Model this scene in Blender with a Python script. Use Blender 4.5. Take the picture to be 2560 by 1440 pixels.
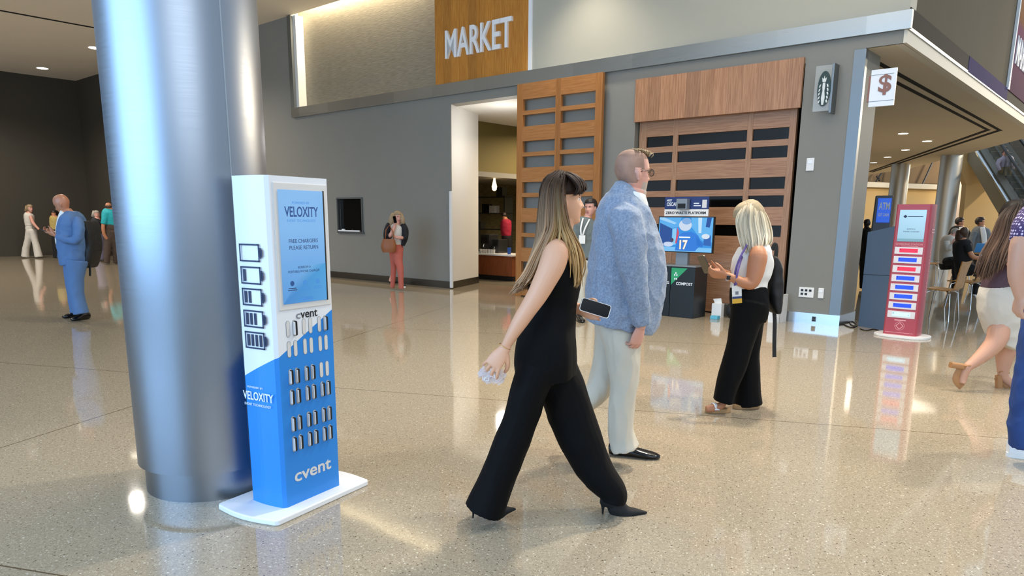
import bpy, math, random
import numpy as np
from mathutils import Vector, Matrix, noise
random.seed(7)
sc = bpy.context.scene
for o in list(bpy.data.objects): bpy.data.objects.remove(o)
col = sc.collection
# ---------------------------------------------------------------- camera (solved from the vanishing points of the photograph)
F, PX, PY, H = 1840.0, 1280.0, 932.0, 1.5
_d = np.array([(1205-PX)/F, -(9700-PY)/F, -1.0]); _up = -_d/np.linalg.norm(_d)
_fw = np.array([0, 0, -1.0]); _y = _fw-_up*_fw.dot(_up); _y /= np.linalg.norm(_y); _x = np.cross(_y, _up)
RM = np.array([_x, _y, _up]); CP = np.array([0, 0, H])
cam_d = bpy.data.cameras.new('camera'); cam = bpy.data.objects.new('camera', cam_d); col.objects.link(cam)
cam.matrix_world = Matrix.Translation((0, 0, H)) @ Matrix(RM.tolist()).to_4x4()
cam_d.sensor_fit = 'HORIZONTAL'; cam_d.sensor_width = 36; cam_d.lens = F/2560*36; cam_d.shift_y = (PY-720)/2560
cam_d.clip_start = .05; cam_d.clip_end = 300
sc.camera = cam
def ray(px, py): return RM @ np.array([(px-PX)/F, -(py-PY)/F, -1.0])
def gnd(px, py, z=0.0):
    d = ray(px, py); return CP+d*((z-H)/d[2])
def at(px, py, Y):
    d = ray(px, py); return CP+d*(Y/d[1])
W1 = gnd(2095, 815); U = np.array([0.75403662, -0.65683238, 0]); N = np.array([0.65683238, 0.75403662, 0])
def wl(px, py, d=0.0):       # pixel -> (x, z) on the plane local y = d of the market wall frame
    r = ray(px, py); t = ((W1-CP).dot(N)+d)/r.dot(N); p = CP+r*t-W1
    return float(p.dot(U)), float(p[2])
def fl(px, py, z=0.0):       # pixel -> (x, y) of the wall frame on the floor or a level plane
    p = gnd(px, py, z)-W1; return float(p.dot(U)), float(p.dot(N))
# ---------------------------------------------------------------- world, exposure
w = bpy.data.worlds.new('daylight'); sc.world = w; w.use_nodes = True
nt = w.node_tree; bg = nt.nodes['Background']; bg.inputs[0].default_value = (.62, .80, 1.0, 1); bg.inputs[1].default_value = .9
sc.view_settings.view_transform = 'Standard'; sc.view_settings.look = 'None'; sc.view_settings.gamma = 1
sc.view_settings.use_curve_mapping = False; sc.view_settings.exposure = 0.0
# ---------------------------------------------------------------- lights (the hall's windows and ceiling lamps, plus added fill lights)
def light(name, kind, loc, to, energy, color=(1, 1, 1), size=1, sy=None, spot=60, blend=.5):
    d = bpy.data.lights.new(name, kind); d.energy = energy; d.color = color
    if kind == 'AREA':
        d.size = size
        if sy: d.shape = 'RECTANGLE'; d.size_y = sy
    elif kind == 'SPOT': d.spot_size = math.radians(spot); d.spot_blend = blend; d.shadow_soft_size = size
    else: d.shadow_soft_size = size
    o = bpy.data.objects.new(name, d); col.objects.link(o); o.location = loc
    o.rotation_euler = (Vector(to)-Vector(loc)).to_track_quat('-Z', 'Y').to_euler(); return o
def wp(x, y, z): p = W1+U*x+N*y; return (p[0], p[1], z)
light('window_daylight', 'AREA', (-9.5, -3.0, 3.4), (-1, 4.5, 1.4), 1350, (.34, .62, 1), 12, 5.5)
light('window_daylight', 'AREA', (5, -9, 5.5), (2, 6, 1.5), 520, (.80, .90, 1), 10, 5)
for q, (x, y, z, e) in enumerate([(2.3, 6.6, 6.2, 1150), (4.8, 5.0, 6.2, 800), (.6, 9.4, 6.2, 420), (-3.5, 10.0, 6.2, 330), (.8, 13, 6.2, 300), (-8, 14, 6.2, 260), (-4.5, 4, 6.2, 260), (5.0, 3.4, 6.2, 300)]):
    light('ceiling_spotlight', 'SPOT', (x, y, z), (x-.3, y-.5, 0), e, (1, .89, .74), .18, spot=110, blend=.8)
light('hall_ceiling_fill', 'AREA', (1, 8, 6.3), (1, 8, 0), 200, (1, .90, .76), 7, 5)  # broad fill light added under the ceiling, no fixture of its own
o = light('cove_lamp', 'AREA', wp(-11.2, .09, 6.85), wp(-11.2, .3, 5), 300, (1, .84, .58), 4.6, .12)
o.rotation_euler = (Matrix(((U[0], N[0], 0), (U[1], N[1], 0), (0, 0, 1))) @ Matrix.Rotation(math.radians(14), 3, 'X')).to_euler()
for x, y in ((22, 36), (28, 37)): light('food_court_fill', 'POINT', (x, y, 4.6), (0, 0, 0), 900, (1, .84, .6), .2)  # added point lights to brighten the far court walls, no fixtures there
light('cafe_lamp', 'AREA', wp(-3.5, 12, 3.7), wp(-3.5, 12, 0), 160, (1, .87, .70), 4, 4)
for x, y in ((3, 30), (8, 22), (14, 30), (6, 36)): light('food_court_fill', 'POINT', wp(x, y, 7.5), (0, 0, 0), 2600, (1, .82, .58), .25)  # added fill that lifts the columns and beige walls of the food court
light('kitchen_lamp', 'AREA', wp(-7.6, 3.9, 3.5), wp(-7.8, 4.2, 0), 190, (1, .80, .55), 1.5, 2)
light('jamb_fill', 'POINT', wp(-7.2, .75, 3.0), wp(0, 0, 0), 42, (1, .97, .92), .15)  # added light without a fixture, brightens the white jamb
for x, y in ((-24, -4), (-17, -3.5), (-22, -9), (-16, -9)): light('left_hall_fill', 'SPOT', wp(x, y, 6.25), wp(x, y, 0), 820, (1, .90, .78), .15, spot=150, blend=.6)  # added spots raising the left floor, their bounce the ceiling
# ---------------------------------------------------------------- materials
def lin(h):
    if isinstance(h, str):
        h = h.lstrip('#'); c = [int(h[i:i+2], 16)/255 for i in (0, 2, 4)]
    else: c = h
    return tuple(((v/12.92) if v <= .04045 else ((v+.055)/1.055)**2.4) for v in c)+(1,)
MATS = {}
def mat(name, colr, rough=.6, metal=0, emis=0, alpha=None, bump=0, bscale=60, var=0, vscale=8, stretch=(1, 1, 1), spec=.5, trans=0, aniso=0, sheen=0):
    if name in MATS: return MATS[name]
    m = bpy.data.materials.new(name); MATS[name] = m; m.use_nodes = True; nt = m.node_tree; b = nt.nodes['Principled BSDF']
    c = lin(colr); b.inputs['Base Color'].default_value = c; b.inputs['Roughness'].default_value = rough; b.inputs['Metallic'].default_value = metal
    b.inputs['Specular IOR Level'].default_value = spec
    if sheen: b.inputs['Sheen Weight'].default_value = sheen
    if emis: b.inputs['Emission Color'].default_value = c; b.inputs['Emission Strength'].default_value = emis
    if trans: b.inputs['Transmission Weight'].default_value = trans; b.inputs['IOR'].default_value = 1.1
    if alpha is not None: b.inputs['Alpha'].default_value = alpha
    if var or bump:
        tc = nt.nodes.new('ShaderNodeTexCoord'); mp = nt.nodes.new('ShaderNodeMapping'); mp.inputs['Scale'].default_value = stretch
        nt.links.new(tc.outputs['Object'], mp.inputs['Vector'])
    if var:
        n1 = nt.nodes.new('ShaderNodeTexNoise'); n1.inputs['Scale'].default_value = vscale; n1.inputs['Detail'].default_value = 5
        nt.links.new(mp.outputs[0], n1.inputs['Vector'])
        r = nt.nodes.new('ShaderNodeValToRGB'); e = r.color_ramp.elements; e[0].position = .3; e[1].position = .7
        e[0].color = tuple(v*(1-var) for v in c[:3])+(1,); e[1].color = tuple(min(1, v*(1+var)) for v in c[:3])+(1,)
        nt.links.new(n1.outputs[0], r.inputs[0]); nt.links.new(r.outputs[0], b.inputs['Base Color'])
    if bump:
        n2 = nt.nodes.new('ShaderNodeTexNoise'); n2.inputs['Scale'].default_value = bscale; n2.inputs['Detail'].default_value = 4
        nt.links.new(mp.outputs[0], n2.inputs['Vector']); bp = nt.nodes.new('ShaderNodeBump'); bp.inputs['Strength'].default_value = bump; bp.inputs['Distance'].default_value = .01
        nt.links.new(n2.outputs[0], bp.inputs['Height']); nt.links.new(bp.outputs[0], b.inputs['Normal'])
    return m
def node_mat(name, fn):
    m = bpy.data.materials.new(name); MATS[name] = m; m.use_nodes = True; fn(m.node_tree, m.node_tree.nodes['Principled BSDF']); return m
def wood(name, c1, c2, board=(.2, 0, 0), grain=(1, 1, 22), rough=.42):   # boards as a pattern along x or z, grain streaks
    def fn(nt, b):
        N_ = nt.nodes.new; L = nt.links.new
        tc = N_('ShaderNodeTexCoord'); mp = N_('ShaderNodeMapping'); mp.inputs['Scale'].default_value = grain
        L(tc.outputs['Object'], mp.inputs['Vector']); n1 = N_('ShaderNodeTexNoise'); n1.inputs['Scale'].default_value = 3.2; n1.inputs['Detail'].default_value = 6; n1.inputs['Distortion'].default_value = .6
        L(mp.outputs[0], n1.inputs['Vector'])
        r = N_('ShaderNodeValToRGB'); e = r.color_ramp.elements; e[0].position = .32; e[1].position = .68; e[0].color = lin(c1); e[1].color = lin(c2); L(n1.outputs[0], r.inputs[0])
        out = r.outputs[0]
        ax = [k for k in range(3) if board[k]]
        if ax:
            sx = N_('ShaderNodeSeparateXYZ'); L(tc.outputs['Object'], sx.inputs[0])
            dv = N_('ShaderNodeMath'); dv.operation = 'DIVIDE'; dv.inputs[1].default_value = board[ax[0]]; L(sx.outputs[ax[0]], dv.inputs[0])
            fr = N_('ShaderNodeMath'); fr.operation = 'FRACT'; L(dv.outputs[0], fr.inputs[0])
            fo = N_('ShaderNodeMath'); fo.operation = 'FLOOR'; L(dv.outputs[0], fo.inputs[0])
            wn = N_('ShaderNodeTexWhiteNoise'); wn.noise_dimensions = '1D'; L(fo.outputs[0], wn.inputs['W'])
            mr = N_('ShaderNodeMapRange'); mr.inputs['To Min'].default_value = .82; mr.inputs['To Max'].default_value = 1.12; L(wn.outputs['Value'], mr.inputs[0])
            lt = N_('ShaderNodeMath'); lt.operation = 'GREATER_THAN'; lt.inputs[1].default_value = .02; L(fr.outputs[0], lt.inputs[0])
            m1 = N_('ShaderNodeMapRange'); m1.inputs['To Min'].default_value = .72; L(lt.outputs[0], m1.inputs[0])
            mm = N_('ShaderNodeMath'); mm.operation = 'MULTIPLY'; L(mr.outputs[0], mm.inputs[0]); L(m1.outputs[0], mm.inputs[1])
            vm = N_('ShaderNodeVectorMath'); vm.operation = 'SCALE'; L(out, vm.inputs[0]); L(mm.outputs[0], vm.inputs['Scale']); out = vm.outputs[0]
        L(out, b.inputs['Base Color']); b.inputs['Roughness'].default_value = rough
    return node_mat(name, fn)
def floor_fn(nt, b):
    N_ = nt.nodes.new; L = nt.links.new
    tc = N_('ShaderNodeTexCoord')
    def vor(scale, lo, hi, c_in, c_out, keep, seed):
        v = N_('ShaderNodeTexVoronoi'); v.inputs['Scale'].default_value = scale; mp = N_('ShaderNodeMapping'); mp.inputs['Location'].default_value = (seed, seed*.7, 0)
        L(tc.outputs['Object'], mp.inputs[0]); L(mp.outputs[0], v.inputs['Vector'])
        s = N_('ShaderNodeSeparateColor'); L(v.outputs['Color'], s.inputs[0])
        g = N_('ShaderNodeMath'); g.operation = 'GREATER_THAN'; g.inputs[1].default_value = keep; L(s.outputs[0], g.inputs[0])
        l = N_('ShaderNodeMath'); l.operation = 'LESS_THAN'; l.inputs[1].default_value = .38; L(v.outputs['Distance'], l.inputs[0])
        m = N_('ShaderNodeMath'); m.operation = 'MULTIPLY'; L(g.outputs[0], m.inputs[0]); L(l.outputs[0], m.inputs[1]); return m.outputs[0]
    n = N_('ShaderNodeTexNoise'); n.inputs['Scale'].default_value = 60; n.inputs['Detail'].default_value = 3; L(tc.outputs['Object'], n.inputs['Vector'])
    r = N_('ShaderNodeValToRGB'); e = r.color_ramp.elements; e[0].position = .3; e[1].position = .7; e[0].color = lin('#998c77'); e[1].color = lin('#aca08a'); L(n.outputs[0], r.inputs[0])
    out = r.outputs[0]
    for scale, keep, c, seed in ((140, .74, '#84745e', 3.1), (120, .80, '#c6b9a0', 9.4), (80, .965, '#d2cab8', 17.0), (90, .95, '#5f5446', 5.5)):
        mx = N_('ShaderNodeMix'); mx.data_type = 'RGBA'; mx.inputs['B'].default_value = lin(c); L(out, mx.inputs['A']); L(vor(scale, 0, 0, 0, 0, keep, seed), mx.inputs['Factor']); out = mx.outputs['Result']
    sx = N_('ShaderNodeSeparateXYZ'); L(tc.outputs['Object'], sx.inputs[0]); lines = []
    for ax, step, off in ((0, 10.5, -4.45), (1, 3.51, 5.78)):
        a = N_('ShaderNodeMath'); a.operation = 'SUBTRACT'; a.inputs[1].default_value = off-step/2; L(sx.outputs[ax], a.inputs[0])
        m = N_('ShaderNodeMath'); m.operation = 'PINGPONG'; m.inputs[1].default_value = step/2; L(a.outputs[0], m.inputs[0])
        g = N_('ShaderNodeMath'); g.operation = 'GREATER_THAN'; g.inputs[1].default_value = step/2-.005; L(m.outputs[0], g.inputs[0]); lines.append(g.outputs[0])
    mm = N_('ShaderNodeMath'); mm.operation = 'MAXIMUM'; L(lines[0], mm.inputs[0]); L(lines[1], mm.inputs[1])
    mx = N_('ShaderNodeMix'); mx.data_type = 'RGBA'; mx.inputs['B'].default_value = lin('#5a4c38'); L(out, mx.inputs['A']); L(mm.outputs[0], mx.inputs['Factor'])
    L(mx.outputs['Result'], b.inputs['Base Color']); b.inputs['Roughness'].default_value = .06; b.inputs['IOR'].default_value = 1.55
    n3 = N_('ShaderNodeTexNoise'); n3.inputs['Scale'].default_value = 1.6; n3.inputs['Detail'].default_value = 2; L(tc.outputs['Object'], n3.inputs['Vector'])
    bp = N_('ShaderNodeBump'); bp.inputs['Strength'].default_value = .12; bp.inputs['Distance'].default_value = .01; L(n3.outputs[0], bp.inputs['Height']); L(bp.outputs[0], b.inputs['Normal'])
node_mat('terrazzo', floor_fn)
def mesh_panel_fn(nt, b):   # woven metal fabric
    N_ = nt.nodes.new; L = nt.links.new; tc = N_('ShaderNodeTexCoord')
    mp = N_('ShaderNodeMapping'); mp.inputs['Scale'].default_value = (5, 5, 70); L(tc.outputs['Object'], mp.inputs[0])
    n = N_('ShaderNodeTexNoise'); n.inputs['Scale'].default_value = 1; n.inputs['Detail'].default_value = 4; L(mp.outputs[0], n.inputs['Vector'])
    r = N_('ShaderNodeValToRGB'); e = r.color_ramp.elements; e[0].position = .3; e[1].position = .7; e[0].color = lin('#7c7667'); e[1].color = lin('#979080'); L(n.outputs[0], r.inputs[0]); L(r.outputs[0], b.inputs['Base Color'])
    b.inputs['Roughness'].default_value = .45; b.inputs['Metallic'].default_value = .25
    bp = N_('ShaderNodeBump'); bp.inputs['Strength'].default_value = .25; bp.inputs['Distance'].default_value = .006; L(n.outputs[0], bp.inputs['Height']); L(bp.outputs[0], b.inputs['Normal'])
node_mat('woven_metal', mesh_panel_fn)
def steel_fn(c, rough, seg):
    def fn(nt, b):
        N_ = nt.nodes.new; L = nt.links.new; tc = N_('ShaderNodeTexCoord'); b.inputs['Metallic'].default_value = 1
        sx = N_('ShaderNodeSeparateXYZ'); L(tc.outputs['Object'], sx.inputs[0])
        dv = N_('ShaderNodeMath'); dv.operation = 'DIVIDE'; dv.inputs[1].default_value = seg; L(sx.outputs[0], dv.inputs[0])
        fo = N_('ShaderNodeMath'); fo.operation = 'FLOOR'; L(dv.outputs[0], fo.inputs[0]); wn = N_('ShaderNodeTexWhiteNoise'); wn.noise_dimensions = '1D'; L(fo.outputs[0], wn.inputs['W'])
        mr = N_('ShaderNodeMapRange'); mr.inputs['To Min'].default_value = .75; mr.inputs['To Max'].default_value = 1.05; L(wn.outputs['Value'], mr.inputs[0])
        vm = N_('ShaderNodeVectorMath'); vm.operation = 'SCALE'; vm.inputs[0].default_value = lin(c)[:3]; L(mr.outputs[0], vm.inputs['Scale']); L(vm.outputs[0], b.inputs['Base Color'])
        mp = N_('ShaderNodeMapping'); mp.inputs['Scale'].default_value = (2, 2, 120); L(tc.outputs['Object'], mp.inputs[0])
        n = N_('ShaderNodeTexNoise'); n.inputs['Scale'].default_value = 2; L(mp.outputs[0], n.inputs['Vector'])
        m2 = N_('ShaderNodeMapRange'); m2.inputs['To Min'].default_value = rough*.7; m2.inputs['To Max'].default_value = rough*1.3; L(n.outputs[0], m2.inputs[0]); L(m2.outputs[0], b.inputs['Roughness'])
    return fn
node_mat('brushed_band', steel_fn('#b9bab6', .33, 1.22))
def attr_fn(rough, sheen=0, strand=0):
    def fn(nt, b):
        a = nt.nodes.new('ShaderNodeAttribute'); a.attribute_name = 'tint'; nt.links.new(a.outputs['Color'], b.inputs['Base Color']); b.inputs['Roughness'].default_value = rough
        if strand: b.inputs['Specular IOR Level'].default_value = .16
    return fn
node_mat('hair_tint', attr_fn(.5, strand=1)); node_mat('screen_tint', attr_fn(.3))
def scr_fn(nt, b):
    a = nt.nodes.new('ShaderNodeAttribute'); a.attribute_name = 'tint'; nt.links.new(a.outputs['Color'], b.inputs['Emission Color']); b.inputs['Emission Strength'].default_value = .95
    b.inputs['Base Color'].default_value = (.01, .01, .015, 1); b.inputs['Roughness'].default_value = .15
node_mat('lit_screen', scr_fn)
M = MATS
mat('wall_grey', '#84827a', .62, bump=.05, bscale=300, var=.03, vscale=.6); mat('wall_dark', '#3f3a30', .7, var=.05, vscale=.7)
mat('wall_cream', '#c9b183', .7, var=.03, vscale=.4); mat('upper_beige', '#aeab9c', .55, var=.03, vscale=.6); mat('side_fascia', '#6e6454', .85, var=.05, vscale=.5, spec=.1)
mat('ceiling_paint', '#e2dbce', .8, var=.02, vscale=.5); mat('soffit_paint', '#d8cbb2', .7, var=.02, vscale=.5); mat('soffit_edge', '#dbd3c2', .6)
mat('white_paint', '#dedcd7', .5); mat('black', '#0a0a0a', .5); mat('dark_gap', '#050505', .9); mat('white_gloss', '#eceef0', .25); mat('white_plastic', '#e9e7e2', .35)
mat('steel', '#b4b8ba', .28, 1); mat('steel_dark', '#6f6c66', .35, 1); mat('chrome', '#d5d8da', .12, 1); mat('trim_steel', '#7f8384', .42, .85); mat('base_steel', '#b8bdc2', .22, .95)
mat('lamp_white', '#fff3dc', .5, emis=9); mat('lamp_warm', '#ffd9a0', .5, emis=7); mat('cove_glow', '#ffe2a0', .5, emis=5)
mat('glass_dark', '#0c0a08', .08); mat('rubber_black', '#141414', .6)
wood('wood_orange', '#98602c', '#b0763c', (.235, 0, 0), (22, 22, 1)); wood('wood_orange_h', '#9c6430', '#b47c46', (0, 0, 0), (1, 22, 26))
wood('wood_rose', '#9a6a48', '#b98a66', (.235, 0, 0), (22, 22, 1)); wood('wood_rose_h', '#94674a', '#b58966', (0, 0, 0), (1, 22, 26)); wood('wood_rose_v', '#966b4d', '#b48a68', (0, 0, 0), (24, 22, 1))
wood('wood_red', '#74391c', '#8d4d28', (0, 0, 0), (18, 18, 1)); wood('wood_chair', '#9c6a2c', '#b98341', (0, 0, 0), (12, 12, 1), .35)
# ---------------------------------------------------------------- mesh helpers
class MB:
    def __init__(s): s.v = []; s.f = []; s.m = []; s.c = []; s.has = False
    def add(s, vs, fs, mi=0, c=None):
        b = len(s.v); s.v += [tuple(map(float, p)) for p in vs]; s.f += [tuple(b+i for i in f) for f in fs]; s.m += [mi]*len(fs)
        if c is not None and not s.has: s.has = True; s.c += [(0, 0, 0, 1)]*(b-len(s.c))
        if s.has:
            if c is None: c = (0, 0, 0, 1)
            s.c += (list(c) if isinstance(c, list) else [c]*len(vs))
        return s
    def box(s, x0, x1, y0, y1, z0, z1, mi=0, c=None):
        vs = [(x, y, z) for z in (z0, z1) for y in (y0, y1) for x in (x0, x1)]
        return s.add(vs, [(0, 2, 3, 1), (4, 5, 7, 6), (0, 1, 5, 4), (2, 6, 7, 3), (0, 4, 6, 2), (1, 3, 7, 5)], mi, c)
    def prism(s, pts, z0, z1, axis='z', mi=0, c=None):      # polygon extruded; axis y: pts are (x, z)
        n = len(pts); f = (lambda a, b, t: (a, b, t)) if axis == 'z' else ((lambda a, b, t: (a, t, b)) if axis == 'y' else (lambda a, b, t: (t, a, b)))
        vs = [f(a, b, z0) for a, b in pts]+[f(a, b, z1) for a, b in pts]
        return s.add(vs, [tuple(range(n))[::-1], tuple(range(n, 2*n))]+[(i, (i+1) % n, n+(i+1) % n, n+i) for i in range(n)], mi, c)
    def quad(s, a, b, c_, d, mi=0, c=None): return s.add([a, b, c_, d], [(0, 1, 2, 3)], mi, c)
    def lathe(s, prof, cx=0, cy=0, n=48, mi=0, c=None):      # prof (r, z)
        vs = []; fs = []
        for r, z in prof: vs += [(cx+r*math.cos(2*math.pi*k/n), cy+r*math.sin(2*math.pi*k/n), z) for k in range(n)]
        for j in range(len(prof)-1):
            fs += [(j*n+k, j*n+(k+1) % n, (j+1)*n+(k+1) % n, (j+1)*n+k) for k in range(n)]
        fs += [tuple(range(n))[::-1], tuple(range((len(prof)-1)*n, len(prof)*n))]
        return s.add(vs, fs, mi, c)
    def tube(s, pts, r, n=8, mi=0, c=None):
        st = [(Vector(p), (r[i] if isinstance(r, (list, tuple)) else r)) for i, p in enumerate(pts)]
        return s.loft([(p, q, q) for p, q in st], n=n, mi=mi, c=c, up=Vector((.13, .21, .97)), smooth=0)
    def loft(s, st, n=20, mi=0, c=None, up=Vector((0, 1, 0)), smooth=3, cap=True, sq=2.0):
        # st: (centre, a, b[, axisA]) ; a along axisA (default cross(up, tangent)), b along the other
        P = [Vector(q[0]) for q in st]; m = len(P)
        A = [float(q[1]) for q in st]; B = [float(q[2]) for q in st]; X = [(Vector(q[3]) if len(q) > 3 else None) for q in st]
        if smooth and m > 2:
            P2, A2, B2, X2 = [], [], [], []
            def cr(a, b, c_, d, t): return .5*((2*b)+(c_-a)*t+(2*a-5*b+4*c_-d)*t*t+(-a+3*b-3*c_+d)*t**3)
            for i in range(m-1):
                i0, i3 = max(i-1, 0), min(i+2, m-1)
                for k in range(smooth):
                    t = k/smooth; P2.append(cr(P[i0], P[i], P[i+1], P[i3], t)); A2.append(max(.0005, cr(A[i0], A[i], A[i+1], A[i3], t))); B2.append(max(.0005, cr(B[i0], B[i], B[i+1], B[i3], t)))
                    X2.append((X[i]*(1-t)+X[i+1]*t) if X[i] is not None and X[i+1] is not None else None)
            P2.append(P[-1]); A2.append(A[-1]); B2.append(B[-1]); X2.append(X[-1]); P, A, B, X = P2, A2, B2, X2; m = len(P)
        vs, fs, cc = [], [], []; last = None
        for i in range(m):
            t = (P[min(i+1, m-1)]-P[max(i-1, 0)])
            if t.length < 1e-9: t = Vector((0, 0, 1))
            t.normalize()
            ax = X[i] if X[i] is not None else up.cross(t)
            ax = ax-t*ax.dot(t)
            if ax.length < 1e-4: ax = last if last is not None else t.orthogonal()
            ax = ax.normalized()
            if last is not None and X[i] is None and ax.dot(last) < 0: ax = -ax
            last = ax; bx = t.cross(ax)
            for k in range(n):
                q = 2*math.pi*k/n; cs, sn = math.cos(q), math.sin(q)
                if sq != 2: cs = math.copysign(abs(cs)**(2/sq), cs); sn = math.copysign(abs(sn)**(2/sq), sn)
                vs.append(P[i]+ax*(A[i]*cs)+bx*(B[i]*sn))
            if isinstance(c, tuple) and len(c) == 2 and isinstance(c[0], tuple):
                tt = i/(m-1); cc += [tuple(c[0][k]*(1-tt)+c[1][k]*tt for k in range(3))+(1,)]*n
        for j in range(m-1): fs += [(j*n+k, j*n+(k+1) % n, (j+1)*n+(k+1) % n, (j+1)*n+k) for k in range(n)]
        if cap:
            b0 = len(vs); vs += [P[0], P[-1]]
            if cc: cc += [cc[0], cc[-1]]
            fs += [(b0, (k+1) % n, k) for k in range(n)]+[(b0+1, (m-1)*n+k, (m-1)*n+(k+1) % n) for k in range(n)]
        return s.add(vs, fs, mi, cc if cc else (c if c is None or not (len(c) == 2) else None))
    def ball(s, p, r, n=16, mi=0, c=None, rot=None):
        rx, ry, rz = r if isinstance(r, (tuple, list)) else (r, r, r); vs = []; fs = []; h = n//2
        R_ = rot if rot is not None else Matrix.Identity(3); p = Vector(p)
        for j in range(1, h):
            a = math.pi*j/h
            vs += [p+R_@Vector((rx*math.sin(a)*math.cos(2*math.pi*k/n), ry*math.sin(a)*math.sin(2*math.pi*k/n), rz*math.cos(a))) for k in range(n)]
        for j in range(h-2): fs += [(j*n+k, (j+1)*n+k, (j+1)*n+(k+1) % n, j*n+(k+1) % n) for k in range(n)]
        b0 = len(vs); vs += [p+R_@Vector((0, 0, rz)), p-R_@Vector((0, 0, rz))]
        fs += [(b0, k, (k+1) % n) for k in range(n)]+[(b0+1, (h-2)*n+(k+1) % n, (h-2)*n+k) for k in range(n)]
        return s.add(vs, fs, mi, c)
    def xf(s, m, a=0):
        s.v = s.v[:a]+[tuple(m @ Vector(p)) for p in s.v[a:]]; return s
    def build(s, name, m, parent=None, smooth=None, bevel=0, org=None):
        me = bpy.data.meshes.new(name); vs = s.v
        if org is not None: vs = [(x-org[0], y-org[1], z-org[2]) for x, y, z in vs]
        me.from_pydata(vs, [], s.f); ms = m if isinstance(m, (list, tuple)) else [m]
        for q in ms: me.materials.append(MATS[q] if isinstance(q, str) else q)
        if len(ms) > 1: me.polygons.foreach_set('material_index', s.m)
        if s.has:
            ca = me.color_attributes.new('tint', 'FLOAT_COLOR', 'POINT'); ca.data.foreach_set('color', [x for c in s.c for x in (tuple(c)+(1,))[:4]])
        me.update()
        o = bpy.data.objects.new(name, me); col.objects.link(o); o.parent = parent
        if bevel:
            b = o.modifiers.new('b', 'BEVEL'); b.width = bevel; b.segments = 2; b.limit_method = 'ANGLE'; b.angle_limit = math.radians(40)
        if smooth is not None:
            me.polygons.foreach_set('use_smooth', [True]*len(me.polygons))
            if smooth < 180 and hasattr(me, 'set_sharp_from_angle'): me.set_sharp_from_angle(angle=math.radians(smooth))
        return o
def empty(name, loc=(0, 0, 0), mtx=None, label=None, cat=None, group=None, kind=None):
    o = bpy.data.objects.new(name, None); col.objects.link(o); o.empty_display_size = .1
    if mtx is not None: o.matrix_world = mtx
    else: o.location = loc
    return tag(o, label, cat, group, kind)
def tag(o, label=None, cat=None, group=None, kind=None):
    for k, v in (('label', label), ('category', cat), ('group', group), ('kind', kind)):
        if v: o[k] = v
    return o
def struct(name, mb, m, mtx=None, label=None, **k):
    o = mb.build(name, m, None, **k); o['kind'] = 'structure'
    if mtx is not None: o.matrix_world = mtx
    if label: o['label'] = label
    return o
def frame(x, y, z=0, dx=None):       # 4x4 with local x along dx (default the market wall's direction)
    a = Vector((U[0], U[1], 0)) if dx is None else Vector((dx[0], dx[1], 0)).normalized()
    b = Vector((-a.y, a.x, 0)); m = Matrix.Identity(4)
    for i in range(3): m[i][0] = a[i]; m[i][1] = b[i]
    m.translation = Vector((x, y, z)); return m
WF = frame(W1[0], W1[1], 0)
def wf(x=0, y=0, z=0): p = wp(x, y, z); return frame(p[0], p[1], p[2])
_txt = {}
def text_mb(body, x0, z0, wid, hei, bold=0, shear=0, flat=True):      # letters in the local xz plane, fitted to a box
    key = (body, bold, shear)
    if key not in _txt:
        cu = bpy.data.curves.new('t', 'FONT'); cu.body = body; cu.size = 1; cu.offset = bold; cu.shear = shear; cu.resolution_u = 4; cu.align_x = 'CENTER'
        o = bpy.data.objects.new('t', cu); col.objects.link(o); dg = bpy.context.evaluated_depsgraph_get()
        me = bpy.data.meshes.new_from_object(o.evaluated_get(dg)); vs = [tuple(v.co) for v in me.vertices]; fs = [tuple(p.vertices) for p in me.polygons]
        bpy.data.objects.remove(o); bpy.data.curves.remove(cu); bpy.data.meshes.remove(me); _txt[key] = (vs, fs)
    vs, fs = _txt[key]; xs = [v[0] for v in vs]; ys = [v[1] for v in vs]; a, b, c, d = min(xs), max(xs), min(ys), max(ys)
    return [(x0+(x-a)/(b-a)*wid, z0+(y-c)/(d-c)*hei) for x, y, _ in vs], fs
def text(name, body, x0, z0, wid, hei, y, m, parent, thick=.0015, bold=.0, mi=0, mb=None, build=True, shear=0):   # thick > 0: raised towards -y
    p, fs = text_mb(body, x0, z0, wid, hei, bold, shear); mb = mb or MB(); n = len(p)
    from collections import Counter
    ed = Counter()
    for f in fs:
        for i in range(len(f)): ed[(f[i], f[(i+1) % len(f)])] += 1
    side = [(a, b, b+n, a+n) for (a, b) in ed if (b, a) not in ed]
    mb.add([(x, y-thick, z) for x, z in p]+[(x, y, z) for x, z in p], list(fs)+[tuple(i+n for i in f[::-1]) for f in fs]+[(b, a, a+n, b+n) for a, b, _, _ in side], mi)
    return mb.build(name, m, parent) if build else mb
# ================================================================ THE SETTING
f = MB().box(-26, 34, -12, 66, -.2, 0); o = struct('floor', f, 'terrazzo', label='polished beige terrazzo floor'); o.rotation_euler = (0, 0, math.atan2(-.265, .965))
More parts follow.
